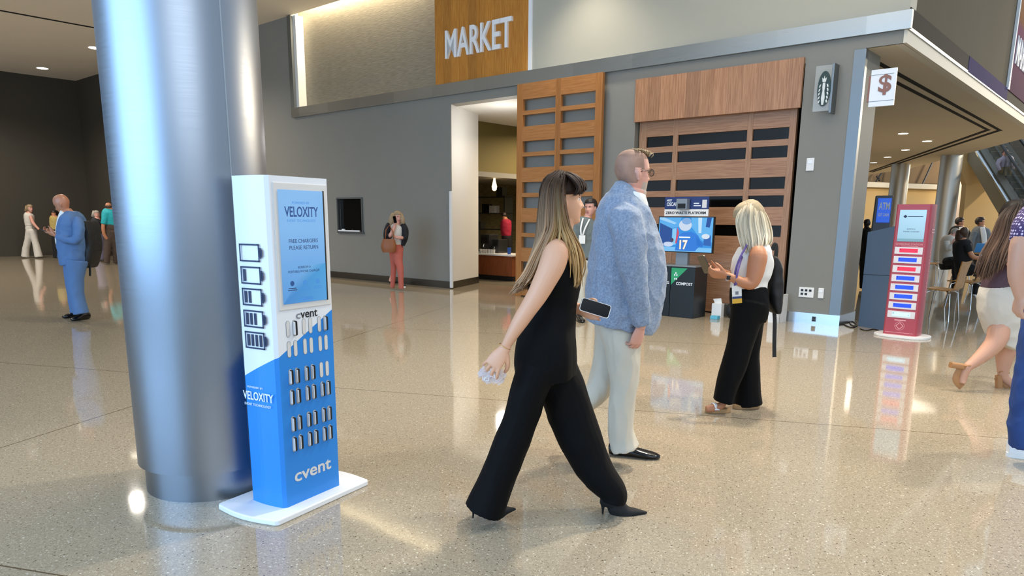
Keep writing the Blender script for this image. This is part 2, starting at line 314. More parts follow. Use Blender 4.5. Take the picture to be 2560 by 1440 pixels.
# market wall in local coordinates: x along the wall (0 at its right end, negative to the left), y into the building, z up
m = MB(); T = .3
ox0, oz0 = wl(845, 498); ox1, oz1 = wl(907, 580)
m.box(-28, -13.7, 0, T, 0, 6.5).box(-13.7, ox0, 0, T, 0, 4.15).box(ox0, ox1, 0, T, 0, oz1).box(ox0, ox1, 0, T, oz0, 4.15)
m.box(ox1, -8.19, 0, T, 0, 4.15).prism([(-8.19, 0), (-8.05, 0), (-8.062, .03), (-8.19, .03)], 0, 3.79).box(-8.19, -8.05, 0, T, 3.79, 4.15).box(-8.05, -6.2, 0, T, 3.79, 4.15).box(-6.2, -3.6, 0, T, 0, 4.15)
m.box(-3.6, -.8, 0, T, 3.70, 4.15).box(-.8, 0, 0, .7, 0, 4.15).box(0, .46, 0, .04, 3.8, 4.15)
struct('wall_market', m, 'wall_grey', WF)
struct('wall_left', MB().box(-28.3, -28, -22, 0, 0, 6.5).box(-28, -22.5, -.012, 0, 0, 6.5), 'wall_dark', WF)
m = MB().box(-28, -13.77, -.02, 0, 0, .16).box(-13.77, -8.02, -.02, 0, 0, .15).box(-6.2, -3.6, -.02, 0, 0, .15); struct('baseboard_left', m, 'steel_dark', WF)
m = MB().box(-.83, .02, -.025, 0, 0, .155).box(.0, .02, 0, .7, 0, .155); struct('baseboard_right', m, 'base_steel', WF)
struct('trim_1', MB().box(-.14, .015, -.012, 0, .155, 3.79).box(.003, .015, 0, .08, .155, 3.79), 'trim_steel', WF, label='vertical steel corner trim of the market wall')
struct('trim_2', MB().box(-13.77, .55, -.07, 0, 3.96, 4.19).box(.46, .52, 0, 14, 3.96, 4.0), 'brushed_band', WF, label='brushed steel band above the market doors')
struct('trim_3', MB().box(-13.77, -13.62, -.07, .16, 4.19, 6.36), 'trim_steel', WF, label='steel frame at the left end of the woven panel')
struct('wall_upper', MB().box(-13.7, -8.46, .22, .3, 4.15, 8.0), 'woven_metal', WF, label='woven metal fabric panel above the steel band')
struct('wall_fascia', MB().box(-5.88, .5, 0, .3, 4.19, 8.0), 'upper_beige', WF)
struct('trim_4', MB().box(-5.96, -5.88, -.03, .1, 4.19, 8), 'white_gloss', WF, label='white strip beside the wooden sign board')
struct('trim_5', MB().box(-13.62, -13.5, .0, .22, 4.19, 6.36), 'white_paint', WF, label='white reveal at the left end of the woven panel')
struct('wall_side', MB().box(.40, .497, .3, 14, 4.0, 8), 'side_fascia', WF)
m = MB(); m.prism([(-28.3, -40), (-28.3, 0), (-13.95, 0), (3, 0), (3, -7), (-9, -14), (-12, -24)], 6.38, 6.6); struct('ceiling', m, 'ceiling_paint', WF)
m = MB().box(-13.95, 8.0, .0, .3, 7.2, 7.4); struct('ceiling_cove', m, 'ceiling_paint', WF)
m = MB().box(-18.83, -18.80, -12, 0, 6.37, 6.381).box(-18.90, -18.87, -12, 0, 6.37, 6.381); struct('trim_6', m, 'dark_gap', WF, label='slot diffuser line in the left ceiling')
# soffit over the cafe side
SF = [(0, .02), (.46, .02), (.42, 13.6), (-5.6, 25.9), (-16, 40), (-22, 40), (-22, .7), (0, .7)]
struct('ceiling_soffit', MB().prism(SF, 3.80, 3.95), 'soffit_paint', WF)
struct('trim_7', MB().box(.455, .50, 0, 13.7, 3.80, 3.96).box(.36, .455, 0.04, 13.6, 3.797, 3.80), 'soffit_edge', WF, label='cream edge of the soffit')
gx, gy = fl(2500, 325, 3.8); g2 = fl(2180, 430, 3.8)
m = MB()
for k in (0, 1): m.box(gx-.05-k*.22, gx-k*.22+.03, .8, gy-k*.25, 3.79, 3.801)
for k in (0, 1):
    a = Vector((gx-k*.22, gy-k*.25, 0)); b = Vector((g2[0], g2[1]-k*.4, 0)); dr = (b-a).normalized(); pr = Vector((-dr.y, dr.x, 0))*.06
    m.prism([tuple((a-pr)[:2]), tuple((a+pr)[:2]), tuple((b+pr)[:2]), tuple((b-pr)[:2])], 3.79, 3.801)
struct('trim_8', m, 'dark_gap', WF, label='double slot diffuser in the soffit')
# first opening: splayed jamb, kitchen behind
jb = fl(1196, 707)
m = MB().prism([(-8.062, .031), (jb[0], jb[1]), (jb[0]-.2, jb[1]), (-8.18, .31), (-8.18, .031)], .15, 3.79); struct('wall_jamb', m, 'white_paint', WF)
struct('baseboard_jamb', MB().prism([(-8.03, -.02), (jb[0]+.02, jb[1]), (jb[0]-.2, jb[1]), (-8.2, .3)], 0, .15), 'steel_dark', WF)
struct('ceiling_kitchen', MB().box(-12, -3.4, .3, 7.5, 3.79, 3.95), 'white_paint', WF)
mat('olive_wall', '#6d6134', .7); mat('slat_wall', '#6a6242', .75, bump=.8, bscale=7, var=.4, vscale=3, stretch=(1, 2, 14))
struct('wall_kitchen_left', MB().box(-9.6, -9.45, jb[1], 7.2, 2.62, 3.8), 'olive_wall', WF)
struct('wall_kitchen_left_low', MB().box(-12.2, -12, .3, 7.2, 0, 2.62), 'slat_wall', WF)
struct('wall_kitchen_back', MB().box(-12.2, -3.4, 7.2, 7.4, 0, 3.8), 'slat_wall', WF)
struct('wall_kitchen_mid', MB().box(-4.2, -3.9, .3, 7.2, 0, 3.8), 'wall_dark', WF)
struct('ceiling_kitchen_low', MB().box(-12, -9.45, jb[1], 7.2, 2.5, 2.62), 'wall_grey', WF)
# hatch window in the wall
m = MB(); e = .035
for a in ((ox0-e, ox0, oz1-e, oz0+e), (ox1, ox1+e, oz1-e, oz0+e), (ox0, ox1, oz0, oz0+e), (ox0-e, ox1+e*2, oz1-e*1.3, oz1)): m.box(a[0], a[1], -.03, .05, a[2], a[3])
struct('window_1', m, 'trim_steel', WF, label='small steel framed hatch in the grey wall')
struct('window_2', MB().box(ox0, ox1, .06, .07, oz1, oz0), 'glass_dark', WF, label='dark pane of the small hatch')
struct('wall_hatch_back', MB().box(ox0-.2, ox1+.2, .8, .9, 0, 3), 'olive_wall', WF)
t = tag(MB().box(.05, ox1-ox0-.05, -.02, .02, 0, .035).box(.2, .3, -.02, .02, .03, .06).build('paper_cups', 'white_gloss', bevel=.008), 'small white items lying on the sill of the hatch window', 'cup', kind='stuff'); t.matrix_world = wf(ox0, -.055, oz1+.002)
# room beyond the soffit (food court)
struct('wall_far', MB().box(-40, 8, 41, 41.3, 0, 9), 'wall_cream', WF)
ra, rb = Vector(at(2402, 600, 30)), Vector(at(2560, 600, 27)); ra.z = rb.z = 0
# ---- big column
cc = (-1.7226, 4.0567)
def col_fn(nt, b):
    b.inputs['Metallic'].default_value = 1; b.inputs['Base Color'].default_value = lin('#90959d'); b.inputs['Roughness'].default_value = .34; b.inputs['Anisotropic'].default_value = .6
    N_ = nt.nodes.new; L = nt.links.new; tc = N_('ShaderNodeTexCoord'); mp = N_('ShaderNodeMapping'); mp.inputs['Scale'].default_value = (1.5, 1.5, 90); L(tc.outputs['Object'], mp.inputs[0])
    n = N_('ShaderNodeTexNoise'); n.inputs['Scale'].default_value = 3; n.inputs['Detail'].default_value = 3; L(mp.outputs[0], n.inputs['Vector'])
    r = N_('ShaderNodeMapRange'); r.inputs['To Min'].default_value = .28; r.inputs['To Max'].default_value = .38; L(n.outputs[0], r.inputs[0]); L(r.outputs[0], b.inputs['Roughness'])
node_mat('column_steel', col_fn)
R0 = .355
mat('column_steel_far', '#c9c6bd', .42, .9)
def steel_column(x, y, r, h, label, seam=None, base=.16):
    cm = 'column_steel' if seam is not None else 'column_steel_far'
    t = empty('steel_column', (x, y, 0), label=label, cat='column', group=None)
    MB().lathe([(r*1.09, base), (r*1.09, h)], n=96).build('shaft', cm, t, smooth=40)
    MB().lathe([(r, 0), (r, base-.004), (r*1.09, base)], n=96).build('base_ring', cm, t, smooth=40)
    if seam is not None:
        a = seam; q = r*1.09; p = (q*math.cos(a), q*math.sin(a)); tx = (-math.sin(a)*.003, math.cos(a)*.003)
        MB().prism([(p[0]-tx[0], p[1]-tx[1]), (p[0]+tx[0], p[1]+tx[1]), (p[0]*1.003+tx[0], p[1]*1.003+tx[1]), (p[0]*1.003-tx[0], p[1]*1.003-tx[1])], base, h).build('seam', 'steel', t)
    return t
steel_column(cc[0], cc[1], R0, 6.38, 'large brushed steel column standing behind the blue charging kiosk', math.radians(-38))
# ---- recessed lights
def downlight(x, y, z, r, label, group):
    t = empty('recessed_light', (x, y, z), label=label, cat='ceiling light', group=group)
    MB().lathe([(r*1.15, -.012), (r*1.15, 0)], n=24).build('trim_ring', 'white_paint', t)
    MB().lathe([(r, -.016), (r, -.012)], n=24).build('lens', 'lamp_white', t)
for px, py, lb in ((106, 170, 'small round ceiling light farther left in the brown left ceiling'), (237, 119, 'small round ceiling light near the left edge of the steel column')):
    p = gnd(px, py, 6.38); downlight(p[0], p[1], 6.38, .17, lb, 'lights in the left ceiling')
for px, py, lb in ((2258, 333, 'lit ceiling light nearest below the dollar sign panel'), (2318, 352, 'lit ceiling light farthest right in the soffit'), (2264, 374, 'middle lit ceiling light of the soffit, third from the front'),
                   (2219, 392, 'small lit ceiling light second from the pillar in the soffit'), (2184, 406, 'smallest lit ceiling light right beside the pillar')):
    p = gnd(px, py, 3.8); downlight(p[0], p[1], 3.80, .12, lb, 'lights in the soffit')
# ---- MARKET sign board
t = empty('market_sign', mtx=wf(-8.46, 0, 4.19), label='orange wooden sign board with white letters reading MARKET', cat='sign')
wood('wood_sign', '#ad6a1f', '#c88a38', (.235, 0, 0), (22, 22, 1)); MB().box(0, 2.5, -.03, .2, 0, 3.8).build('sign_board', 'wood_sign', t)
text('lettering', 'MARKET', .34, .47, 1.79, .535, -.03, 'white_gloss', t, thick=.05, bold=.012)
# ---- banner on the side fascia
def banner_fn(nt, b):
    N_ = nt.nodes.new; L = nt.links.new; tc = N_('ShaderNodeTexCoord'); sx = N_('ShaderNodeSeparateXYZ'); L(tc.outputs['Object'], sx.inputs[0])
    r = N_('ShaderNodeValToRGB'); r.color_ramp.interpolation = 'LINEAR'; e = r.color_ramp.elements; e[0].position = .0; e[0].color = lin('#5a3350'); e[1].position = 1; e[1].color = lin('#b98a55')
    q = e.new(.42); q.color = lin('#7a4560'); q = e.new(.47); q.color = lin('#8a5a3a'); dv = N_('ShaderNodeMath'); dv.operation = 'DIVIDE'; dv.inputs[1].default_value = 3; L(sx.outputs[2], dv.inputs[0]); L(dv.outputs[0], r.inputs[0])
    L(r.outputs[0], b.inputs['Base Color']); b.inputs['Roughness'].default_value = .85; b.inputs['Specular IOR Level'].default_value = .1
node_mat('banner', banner_fn)
SD = frame(*wp(.5, 0, 0)[:2], 0, N[:2])     # side fascia frame: local x into the building, local y towards -u... z up
def sdp(px, py):    # pixel on side fascia -> (depth, z)
    r = ray(px, py); pn = U; t_ = ((np.array(wp(.5, 0, 0))-CP).dot(pn))/r.dot(pn); p = CP+r*t_; return float((p-W1).dot(N)), float(p[2])
bx0 = sdp(2527, 150)[0]
t = empty('market_banner', mtx=SD@Matrix.Translation((bx0, 0, 4.2)), label='tall purple and wood coloured banner reading MARKET on the side fascia at the right edge', cat='banner')
MB().box(0, 2.6, -.03, .0, 0, 3.8).build('banner_board', 'banner', t)
text('lettering', 'MARKET', .25, .55, 2.0, .55, -.03, 'white_gloss', t, thick=.02, bold=.012)
struct('trim_9', MB().box(bx0-.12, bx0-.01, -.05, 0, 4.2, 8), 'white_gloss', SD, label='white strip beside the purple banner')
mat('purple_band', '#2c2562', .8, spec=.1); mat('purple_dark', '#48433c', .8, spec=.1)
q0 = sdp(2415, 190)[0]; t = tag(MB().box(0, 4.0, -.02, 0, 0, .25).build('ribbon_banner', 'purple_band'), 'purple graphic strip along the lower edge of the side fascia', 'banner'); t.matrix_world = SD@Matrix.Translation((q0, 0, 3.98))
struct('trim_10', MB().box(0, 14, -.015, 0, 3.98, 4.23), 'purple_dark', SD, label='dark band along the lower edge of the side fascia')
# ---- sliding slatted door in front of the wall
def grid_door(name, label, x0, x1, z0, z1, yf, th, stiles, rails, ms, mr, glass=None, gl_y=.02):
    t = empty(name, mtx=wf(x0, yf, z0), label=label, cat='door'); Wd = x1-x0
    for a, b in stiles: MB().box(a-x0, b-x0, 0, th, 0, z1-z0).build('stile', ms, t, bevel=.003)
    m = MB()
    for a, b in rails: MB().box(.02, Wd-.02, .006, th-.006, a-z0, b-z0).build('rail', mr, t, bevel=.003)
    if glass: MB().box(.02, Wd-.02, th*.5, th*.5+.01, .02, z1-z0-.02).build('pane', glass, t)
    return t
def zr(px, py, d=0): return wl(px, py, d)[1]
yf = -.16
A3 = lambda x, y: (1100+x/2.4, 160+y/2.4)
hz = []      # gap rows measured at the left stile / mid
rows = [((488, 215), (488, 283)), ((488, 308), (488, 377)), ((484, 465), (484, 530)), ((484, 553), (484, 622)), ((482, 710), (482, 772)), ((482, 800), (482, 862)), ((480, 950), (480, 1010)), ((480, 1040), (480, 1095))]
gaps = [(zr(*A3(*a), yf), zr(*A3(*b), yf)) for a, b in rows]
x0d, x1d = wl(1293, 215, yf)[0], wl(1507, 187, yf)[0]
pitch = (gaps[0][0]-gaps[4][0])/2
g0 = gaps[0][0]; rowsz = []
for k in range(5): rowsz += [(g0-pitch*k, g0-pitch*k-(gaps[0][0]-gaps[0][1])), (g0-pitch*k-(g0-gaps[1][0]), g0-pitch*k-(g0-gaps[1][0])-(gaps[1][0]-gaps[1][1]))]
rowsz = [r for r in rowsz if r[1] > .12]
rails = []; top = 3.95
for a, b in rowsz: rails.append((a, top)); top = b
rails.append((.02, top)); sw = .14
xm = wl(*A3(707, 300), yf)[0]
grid_door('sliding_door', 'orange wooden slatted sliding door standing open in front of the grey wall', x0d, x1d, .0, 3.95, yf, .07, [(x0d, x0d+sw), (x1d-sw, x1d), (xm-.06, xm+.06)], rails, 'wood_orange', 'wood_orange_h')
mat('rail_steel', '#8e8d88', .4, .8)
# pull rail by the jamb
t = tag(MB().box(-.03, .03, -.06, 0, 0, 2.55).build('wall_guard', 'white_paint', bevel=.01), 'tall narrow white corner guard beside the white jamb', 'corner guard'); gz = wl(1126, 478, -.03); t.matrix_world = wf(wl(1128, 600, -.03)[0], -.0, .02); t.scale.z = (gz[1]-.02)/2.55
# ---- second door with dark glass, and its header
yh = -.03; hx0, hx1 = -3.59, -.81
t = tag(MB().box(0, hx1-hx0, -.05, .0, 0, .68).build('door_header', 'wood_rose'), 'rose wooden header panel of vertical boards above the glazed door', 'panel'); t.matrix_world = wf(hx0, 0, 3.10)
A4 = lambda x, y: (1560+x/2.88, 120+y/2.88)
yd = .10
def X(x, y): return wl(*A4(x, y), yd)[0]
def Zz(x, y): return wl(*A4(x, y), yd)[1]
dx0, dx1 = hx0+.02, X(1228, 700)
st = [(dx0, dx0+.14), (X(350, 700), X(385, 700)), (X(880, 700), X(918, 700)), (X(1180, 700), dx1)]
R4 = [(Zz(355, 629), Zz(355, 705)), (Zz(350, 750), Zz(350, 830)), (Zz(335, 953), Zz(335, 1033)), (Zz(850, 1065), Zz(850, 1145)), (Zz(850, 1275), Zz(850, 1355))]
R4[1] = (Zz(870, 718), Zz(870, 800)); R4[0] = (Zz(880, 590), Zz(880, 672)); R4[2] = (Zz(858, 935), Zz(858, 1018))
rails = []; top = 3.72
for a, b in R4: rails.append((a, top)); top = b
rails.append((.02, top))
grid_door('glazed_door', 'rose wooden sliding door with rows of dark glass behind the recycling screen', dx0, dx1, .02, 3.72, yd, .07, st, rails, 'wood_rose_v', 'wood_rose_h', 'glass_dark')
struct('wall_door_gap', MB().box(-3.9, -.5, .5, .7, 0, 3.8), 'dark_gap', WF)
# ---- round emblem sign (flag mounted, edge on plate) and dollar sign
p1 = wl(2040, 215, -.12)
t = empty('emblem_sign', mtx=wf(wl(2063, 222, -.18)[0], -.18, wl(2063, 222, -.18)[1]), label='clear plate with round green and white emblem on the grey wall above the thermostat', cat='sign'); t.scale = (.62, 1, .86)
mat('clear_plate', '#d8dcda', .1, alpha=.22); mat('emblem_green', '#20352c', .4); mat('emblem_white', '#d9ddd8', .4)
MB().box(-.24, .16, -.004, .004, -.34, .36).build('plate', 'clear_plate', t)
MB().box(.12, .17, -.01, .18, -.38, .38).build('bracket', 'trim_steel', t, bevel=.006)
m = MB(); m.lathe([(.2, 0), (.2, .012)], n=40); m.xf(Matrix.Rotation(math.pi/2, 4, 'X')); m.xf(Matrix.Diagonal((.72, 1, 1.35, 1))); m.xf(Matrix.Translation((-.02, -.006, 0))); m.build('emblem_disc', 'emblem_green', t)
m = MB()
m.prism([(-.055, .10), (-.07, .17), (-.035, .145), (-.02, .2), (-.005, .145), (.03, .17), (.015, .10)], -.03, -.018, 'y')
m.prism([(-.045, .09), (.005, .09), (.01, .03), (-.0, -.03), (.02, -.14), (.0, -.25), (-.04, -.25), (-.06, -.14), (-.04, -.03), (-.05, .03)], -.03, -.018, 'y')
for s in (-1, 1):
    for k in range(5):
        z = .06-k*.06; x = s*(.075+.01*math.sin(k*.8)); m.prism([(-.02+x-.014, z), (-.02+x+.014, z+.01), (-.02+x+.016*s+.012, z-.035), (-.02+x+.016*s-.014, z-.04)], -.03, -.018, 'y')
m.build('emblem_figure', 'emblem_white', t)
yv = -.1; a = wl(2180, 180, yv); b = wl(2246, 172, yv); c = wl(2178, 268, yv); d_ = wl(2237, 264, yv)
# the cashier sign projects from the pillar, facing the hall
sx0, sz1 = wl(2180, 176, -.02); sx1 = wl(2244, 172, -.02)[0]; sz0 = wl(2178, 268, -.02)[1]
t = empty('cashier_sign', mtx=wf(sx0, -.02, sz0), label='white projecting sign with a brown dollar symbol on the pillar', cat='sign')
hh = sz1-sz0; ww = sx1-sx0; mat('copper', '#8a5a48', .35, .5)
MB().box(0, ww, -.015, .015, 0, hh).build('sign_plate', 'white_gloss', t, bevel=.004)
MB().box(-.03, .0, -.0, .05, hh*.15, hh*.85).build('bracket', 'copper', t)
text('symbol', '$', ww*.34, hh*.3, ww*.5, hh*.55, -.015, 'copper', t, thick=.01, bold=.02)
MB().box(0, ww, -.018, -.014, hh*.14, hh*.152).build('rule_line', 'steel_dark', t); MB().box(.0, ww*.9, -.018, -.014, hh*.85, hh*.86).build('rule_line', 'steel_dark', t)
# ---- thermostat, outlets
for px, py, nm, lb, w_, h_ in ((2025, 411, 'thermostat', 'small white thermostat box on the grey wall left of the pillar', .055, .09), (2052, 733, 'wall_switch', 'narrow white switch plate low on the grey wall', .04, .075)):
    x, z = wl(px, py, -.02); t = empty(nm, mtx=wf(x, 0, z), label=lb, cat='switch'); MB().box(-w_, w_, -.02, 0, -h_, h_).build('plate', 'white_plastic', t, bevel=.005); MB().box(-w_*.6, w_*.6, -.026, -.02, h_*.1, h_*.6).build('button', 'white_gloss', t, bevel=.003)
x, z = wl(2015, 731, -.02); t = empty('power_outlet', mtx=wf(x, 0, z), label='white wall plate with black sockets beside the switch plate', cat='outlet')
MB().box(-.11, .11, -.012, 0, -.075, .075).build('plate', 'white_plastic', t, bevel=.004)
for k in range(3):
    for j in range(2):
        if k+j < 3: MB().box(-.08+k*.06, -.045+k*.06, -.018, -.012, .015-j*.055, .045-j*.055).build('socket', 'black', t)
x, z = wl(2034, 802, -.03); t = empty('floor_outlet', mtx=wf(x, -.025, .07), label='small black double socket set in the shiny steel baseboard', cat='outlet'); MB().box(-.028, .028, -.01, 0, -.035, .04).build('plate', 'steel_dark', t); MB().box(-.02, .02, -.014, -.01, -.028, -.002).build('socket', 'black', t); MB().box(-.02, .02, -.014, -.01, .006, .032).build('socket', 'black', t)
# ================================================================ CHARGING KIOSKS
def bowed(w_, d_, b, r=.02, n=8):     # outline with straight front/back (y = 0, d) and sides bowed out by b
    pts = [(r, 0), (w_-r, 0)]
    for k in range(n+1):
        t_ = k/n; pts.append((w_+b*math.sin(math.pi*t_), r+(d_-2*r)*t_))
    pts += [(w_-r, d_), (r, d_)]
    for k in range(n+1):
        t_ = 1-k/n; pts.append((-b*math.sin(math.pi*t_), r+(d_-2*r)*t_))
    return pts
kF, kR = gnd(713, 1272, .03), gnd(853, 1211, .03)
KM = frame(kF[0], kF[1], 0, (kR-kF)[:2])
mat('kiosk_white', '#e6e9ee', .3); mat('kiosk_blue', '#2486dc', .32); mat('kiosk_navy', '#25345c', .4); mat('slot_white', '#d9d7d4', .4); mat('ink_navy', '#1c2748', .5); mat('slot_rim', '#a9adb2', .3, .6)
t = empty('charging_kiosk', mtx=KM, label='tall blue and white charger kiosk with lit blue screen before the column', cat='kiosk')
m = MB(); m.prism(bowed(.69, .44, .03, .015), 0, .03); m.xf(Matrix.Translation((-.135, -.085, 0))); m.build('base_plate', 'white_gloss', t, bevel=.006)
KH = 1.69; ol = bowed(.414, .25, .010, .016)
def zc(x, y): return (.817+x*.49) if y < .03 else (.817-(y)*.48)       # white / blue border height around the body
m = MB(); nO = len(ol)
zb = []
for x, y in ol:
    if x < .03: zb.append(.817-.48*y)
    elif x > .39: zb.append(1.018-.1*y)
    else: zb.append(.817+.49*x)
lo = [(x, y, .03) for x, y in ol]; mi_ = [(x, y, z) for (x, y), z in zip(ol, zb)]; hi = [(x, y, KH) for x, y in ol]
m.add(lo+mi_, [(i, (i+1) % nO, nO+(i+1) % nO, nO+i) for i in range(nO)], 1); m.add(mi_+hi, [(i, (i+1) % nO, nO+(i+1) % nO, nO+i) for i in range(nO)], 0)
m.add(hi, [tuple(range(nO))], 0); m.add(lo, [tuple(range(nO))[::-1]], 1); m.build('body', ['kiosk_white', 'kiosk_blue'], t)
MB().box(.034, .392, -.005, .004, 1.045, 1.66).build('bezel', 'slot_white', t, bevel=.004)
BZ = -.0065
m = MB(); n_ = 12; g = []
for j in range(n_):
    z0 = 1.076+(1.626-1.076)*j/n_; z1 = 1.076+(1.626-1.076)*(j+1)/n_
    def cz(z):
        q = (z-1.076)/.55; a = (.10, .33, .72); b_ = (.24, .50, .86); return tuple(a[i]*(1-min(1, q*1.5))+b_[i]*min(1, q*1.5) for i in range(3))+(1,)
    m.add([(.058, BZ-.002, z0), (.357, BZ-.002, z0), (.357, BZ-.002, z1), (.058, BZ-.002, z1)], [(0, 1, 2, 3)], 0, [cz(z0), cz(z0), cz(z1), cz(z1)])
m.add([(.058, BZ-.0025, 1.076), (.36, BZ-.0025, 1.076), (.36, BZ-.0025, 1.265), (.22, BZ-.0025, 1.258)], [(0, 1, 2, 3)], 0, [(.06, .25, .62, 1), (.10, .36, .72, 1), (.08, .36, .70, 1), (.2, .46, .8, 1)])
scr = m.build('screen', 'lit_screen', t)
mat('screen_ink', '#1d4a84', .5, emis=.25); mat('screen_ink_dark', '#26406e', .5, emis=.1); mat('screen_ink_soft', '#3d7fc0', .5, emis=.4); mat('ink_black', '#15161a', .5); mat('ink_grey', '#7c7f86', .5); mat('ink_white', '#eef2f6', .45)
MB().box(.356, .364, BZ-.004, BZ, 1.074, 1.628).build('screen_edge', 'black', t)
for nm, b, x0, z0, w_, h_, mm, bo in (('screen_text', 'POWERED BY', .146, 1.560, .115, .012, 'screen_ink_soft', 0), ('screen_text', 'VELOXITY', .094, 1.498, .225, .050, 'screen_ink', .02), ('screen_text', 'EVENT TECHNOLOGY', .11, 1.474, .19, .012, 'screen_ink_soft', 0),
        ('screen_text', 'FREE CHARGERS', .112, 1.372, .196, .019, 'screen_ink_dark', .004), ('screen_text', 'PLEASE RETURN', .114, 1.340, .194, .019, 'screen_ink_dark', .004), ('screen_text', 'BORROW A', .165, 1.246, .085, .012, 'screen_ink_dark', .004),
        ('screen_text', 'PORTABLE PHONE CHARGER', .098, 1.226, .212, .012, 'screen_ink_dark', .004)):
    text(nm, b, x0, z0, w_, h_, BZ-.003, mm, scr, .0004, bo)
for k, x in enumerate((.12, .207, .294)):
    m = MB(); m.lathe([(.013, -.0004), (.013, .0004)], n=20); m.xf(Matrix.Translation((x, BZ-.0035, 1.175))@Matrix.Rotation(math.pi/2, 4, 'X')); m.build('screen_icon', 'screen_ink' if k == 0 else 'screen_ink_soft', scr)
    [MB().box(x-.03+j*.004, x+.03-j*.004, BZ-.0035, BZ-.003, 1.140+j*.009, 1.144+j*.009).build('caption_rule', 'screen_ink_dark' if k == 0 else 'screen_ink_soft', scr) for j in (0, 1)]
MB().box(.16, .255, BZ-.0036, BZ-.003, 1.086, 1.102).build('screen_button', 'screen_ink_soft', scr)
text('logo_text', 'c', .142, .995, .028, .026, -.001, 'ink_grey', t, .001, .01); text('logo_text', 'vent', .172, .995, .118, .036, -.001, 'ink_black', t, .001, .01)
text('logo_text', 'cvent', .075, .148, .265, .058, -.001, 'slot_white', t, .001, .018)
cols = (.084, .127, .192, .236, .300, .343); rws = (.951, .848, .707, .602, .461, .355)
filled = {(0, 1), (0, 5)} | {(r, c) for r in (2, 3, 4, 5) for c in range(6)} - {(2, 4), (2, 5)}
def slot_pts(x, z, w_, h_, n=5):
    r = w_/2; pts = []
    for k in range(n+1): a = math.pi*k/n; pts.append((x+r*math.cos(a), z+h_/2-r+r*math.sin(a)))
    for k in range(n+1): a = math.pi+math.pi*k/n; pts.append((x+r*math.cos(a), z-h_/2+r+r*math.sin(a)))
    return pts
pb0 = None
mat('bank_black', '#121316', .3); mat('bank_white', '#dfe0e2', .3)
sl0 = None
for r in range(6):
    for c in range(6):
        x, z = cols[c], rws[r]
        m = MB(); m.prism(slot_pts(x, z, .026, .084), -.0012, 0, 'y', 1); m.prism(slot_pts(x, z, .021, .079), -.002, -.0005, 'y', 0); m.build('slot', ['slot_white', 'slot_rim'], t)
        if (r, c) in filled:
            if pb0 is None:
                pb = empty('power_bank', label='black power bank', cat='power bank'); m = MB(); m.prism(slot_pts(0, 0, .015, .074), -.014, -.0021, 'y'); m.build('case', 'bank_black', pb)
                m = MB(); m.prism(slot_pts(-.0085, 0, .0045, .066), -.0148, -.003, 'y'); m.build('edge_label', 'bank_white', pb); pb0 = pb; q = pb
            else:
                q = pb0.copy(); col.objects.link(q)
                for ch in pb0.children: k_ = ch.copy(); col.objects.link(k_); k_.parent = q
            q.matrix_world = KM@Matrix.Translation((x+.001, 0, z))
            q['group'] = 'power banks in the slots of the blue kiosk'; wr = ('top', 'second', 'third', 'fourth', 'fifth', 'bottom')[r]; wc = ('first', 'second', 'third', 'fourth', 'fifth', 'sixth')[c]
            q['label'] = f'power bank, {wr} slot row of the blue kiosk, {wc} from the left'
# left side of the kiosk: batteries and lettering
SM = KM@Matrix.Translation((-.013, .25, 0))@Matrix.Rotation(-math.pi/2, 4, 'Z')
side = empty('side_graphics'); side.parent = t; side.matrix_parent_inverse = Matrix.Identity(4); side.matrix_basis = Matrix.Translation((-.0125, .25, 0))@Matrix.Rotation(-math.pi/2, 4, 'Z')
for k, z1 in enumerate((1.369, 1.260, 1.154, 1.046, .939)):
    z0 = z1-.086; m = MB(); a, b, e = .051, .189, .0075
    for q in ((a, b, z0, z0+e), (a, b, z1-e, z1), (a, a+e, z0, z1), (b-e, b, z0, z1), (b, b+.012, z0+.018, z1-.018), (b+.002, b+.019, z0+.026, z1-.026)): m.box(q[0], q[1], -.0015, .0, q[2], q[3])
    for j in range(k): m.box(a+.017+j*.0285, a+.033+j*.0285, -.0015, 0, z0+.014, z1-.014)
    m.build('battery_symbol', 'ink_navy', side)
text('side_text', 'POWERED BY', .045, .648, .11, .010, 0, 'ink_white', side, .001); text('side_text', 'VELOXITY', .008, .586, .216, .044, 0, 'ink_white', side, .001, .014); text('side_text', 'EVENT TECHNOLOGY', .016, .556, .19, .013, 0, 'ink_white', side, .001)
# ---- red kiosk
rF, rR = gnd(2206, 833, .03), gnd(2291, 842, .03); RMx = frame(rF[0], rF[1], 0, (rR-rF)[:2])
mat('kiosk_red', '#a8434e', .4); mat('tray_white', '#dcd6d6', .4); mat('lit_red', '#d8203c', .4, emis=.8); mat('lit_blue', '#1840d8', .4, emis=.9); mat('lit_white', '#a8d4e4', .4, emis=.9); mat('ink_pink', '#dfa0a4', .5)
t = empty('charging_kiosk', mtx=RMx, label='red charging station kiosk with glowing red and blue trays on an oval white base', cat='kiosk')
m = MB(); pts = []
for k in range(32):
    a = 2*math.pi*k/32; c_, s_ = math.cos(a), math.sin(a); pts.append((.21+.34*math.copysign(abs(c_)**.75, c_), .125+.24*math.copysign(abs(s_)**.75, s_)))
m.prism(pts, 0, .03).build('base_plate', 'white_plastic', t, bevel=.005)
MB().prism(bowed(.414, .25, .01, .02), .03, 1.72).build('body', 'kiosk_red', t)
m = MB(); m.add([(.05, -.004, 1.25), (.365, -.004, 1.25), (.365, -.004, 1.65), (.05, -.004, 1.65)], [(0, 1, 2, 3)], 0, [(.30, .52, .62, 1), (.34, .56, .66, 1), (.46, .70, .80, 1), (.42, .66, .76, 1)])
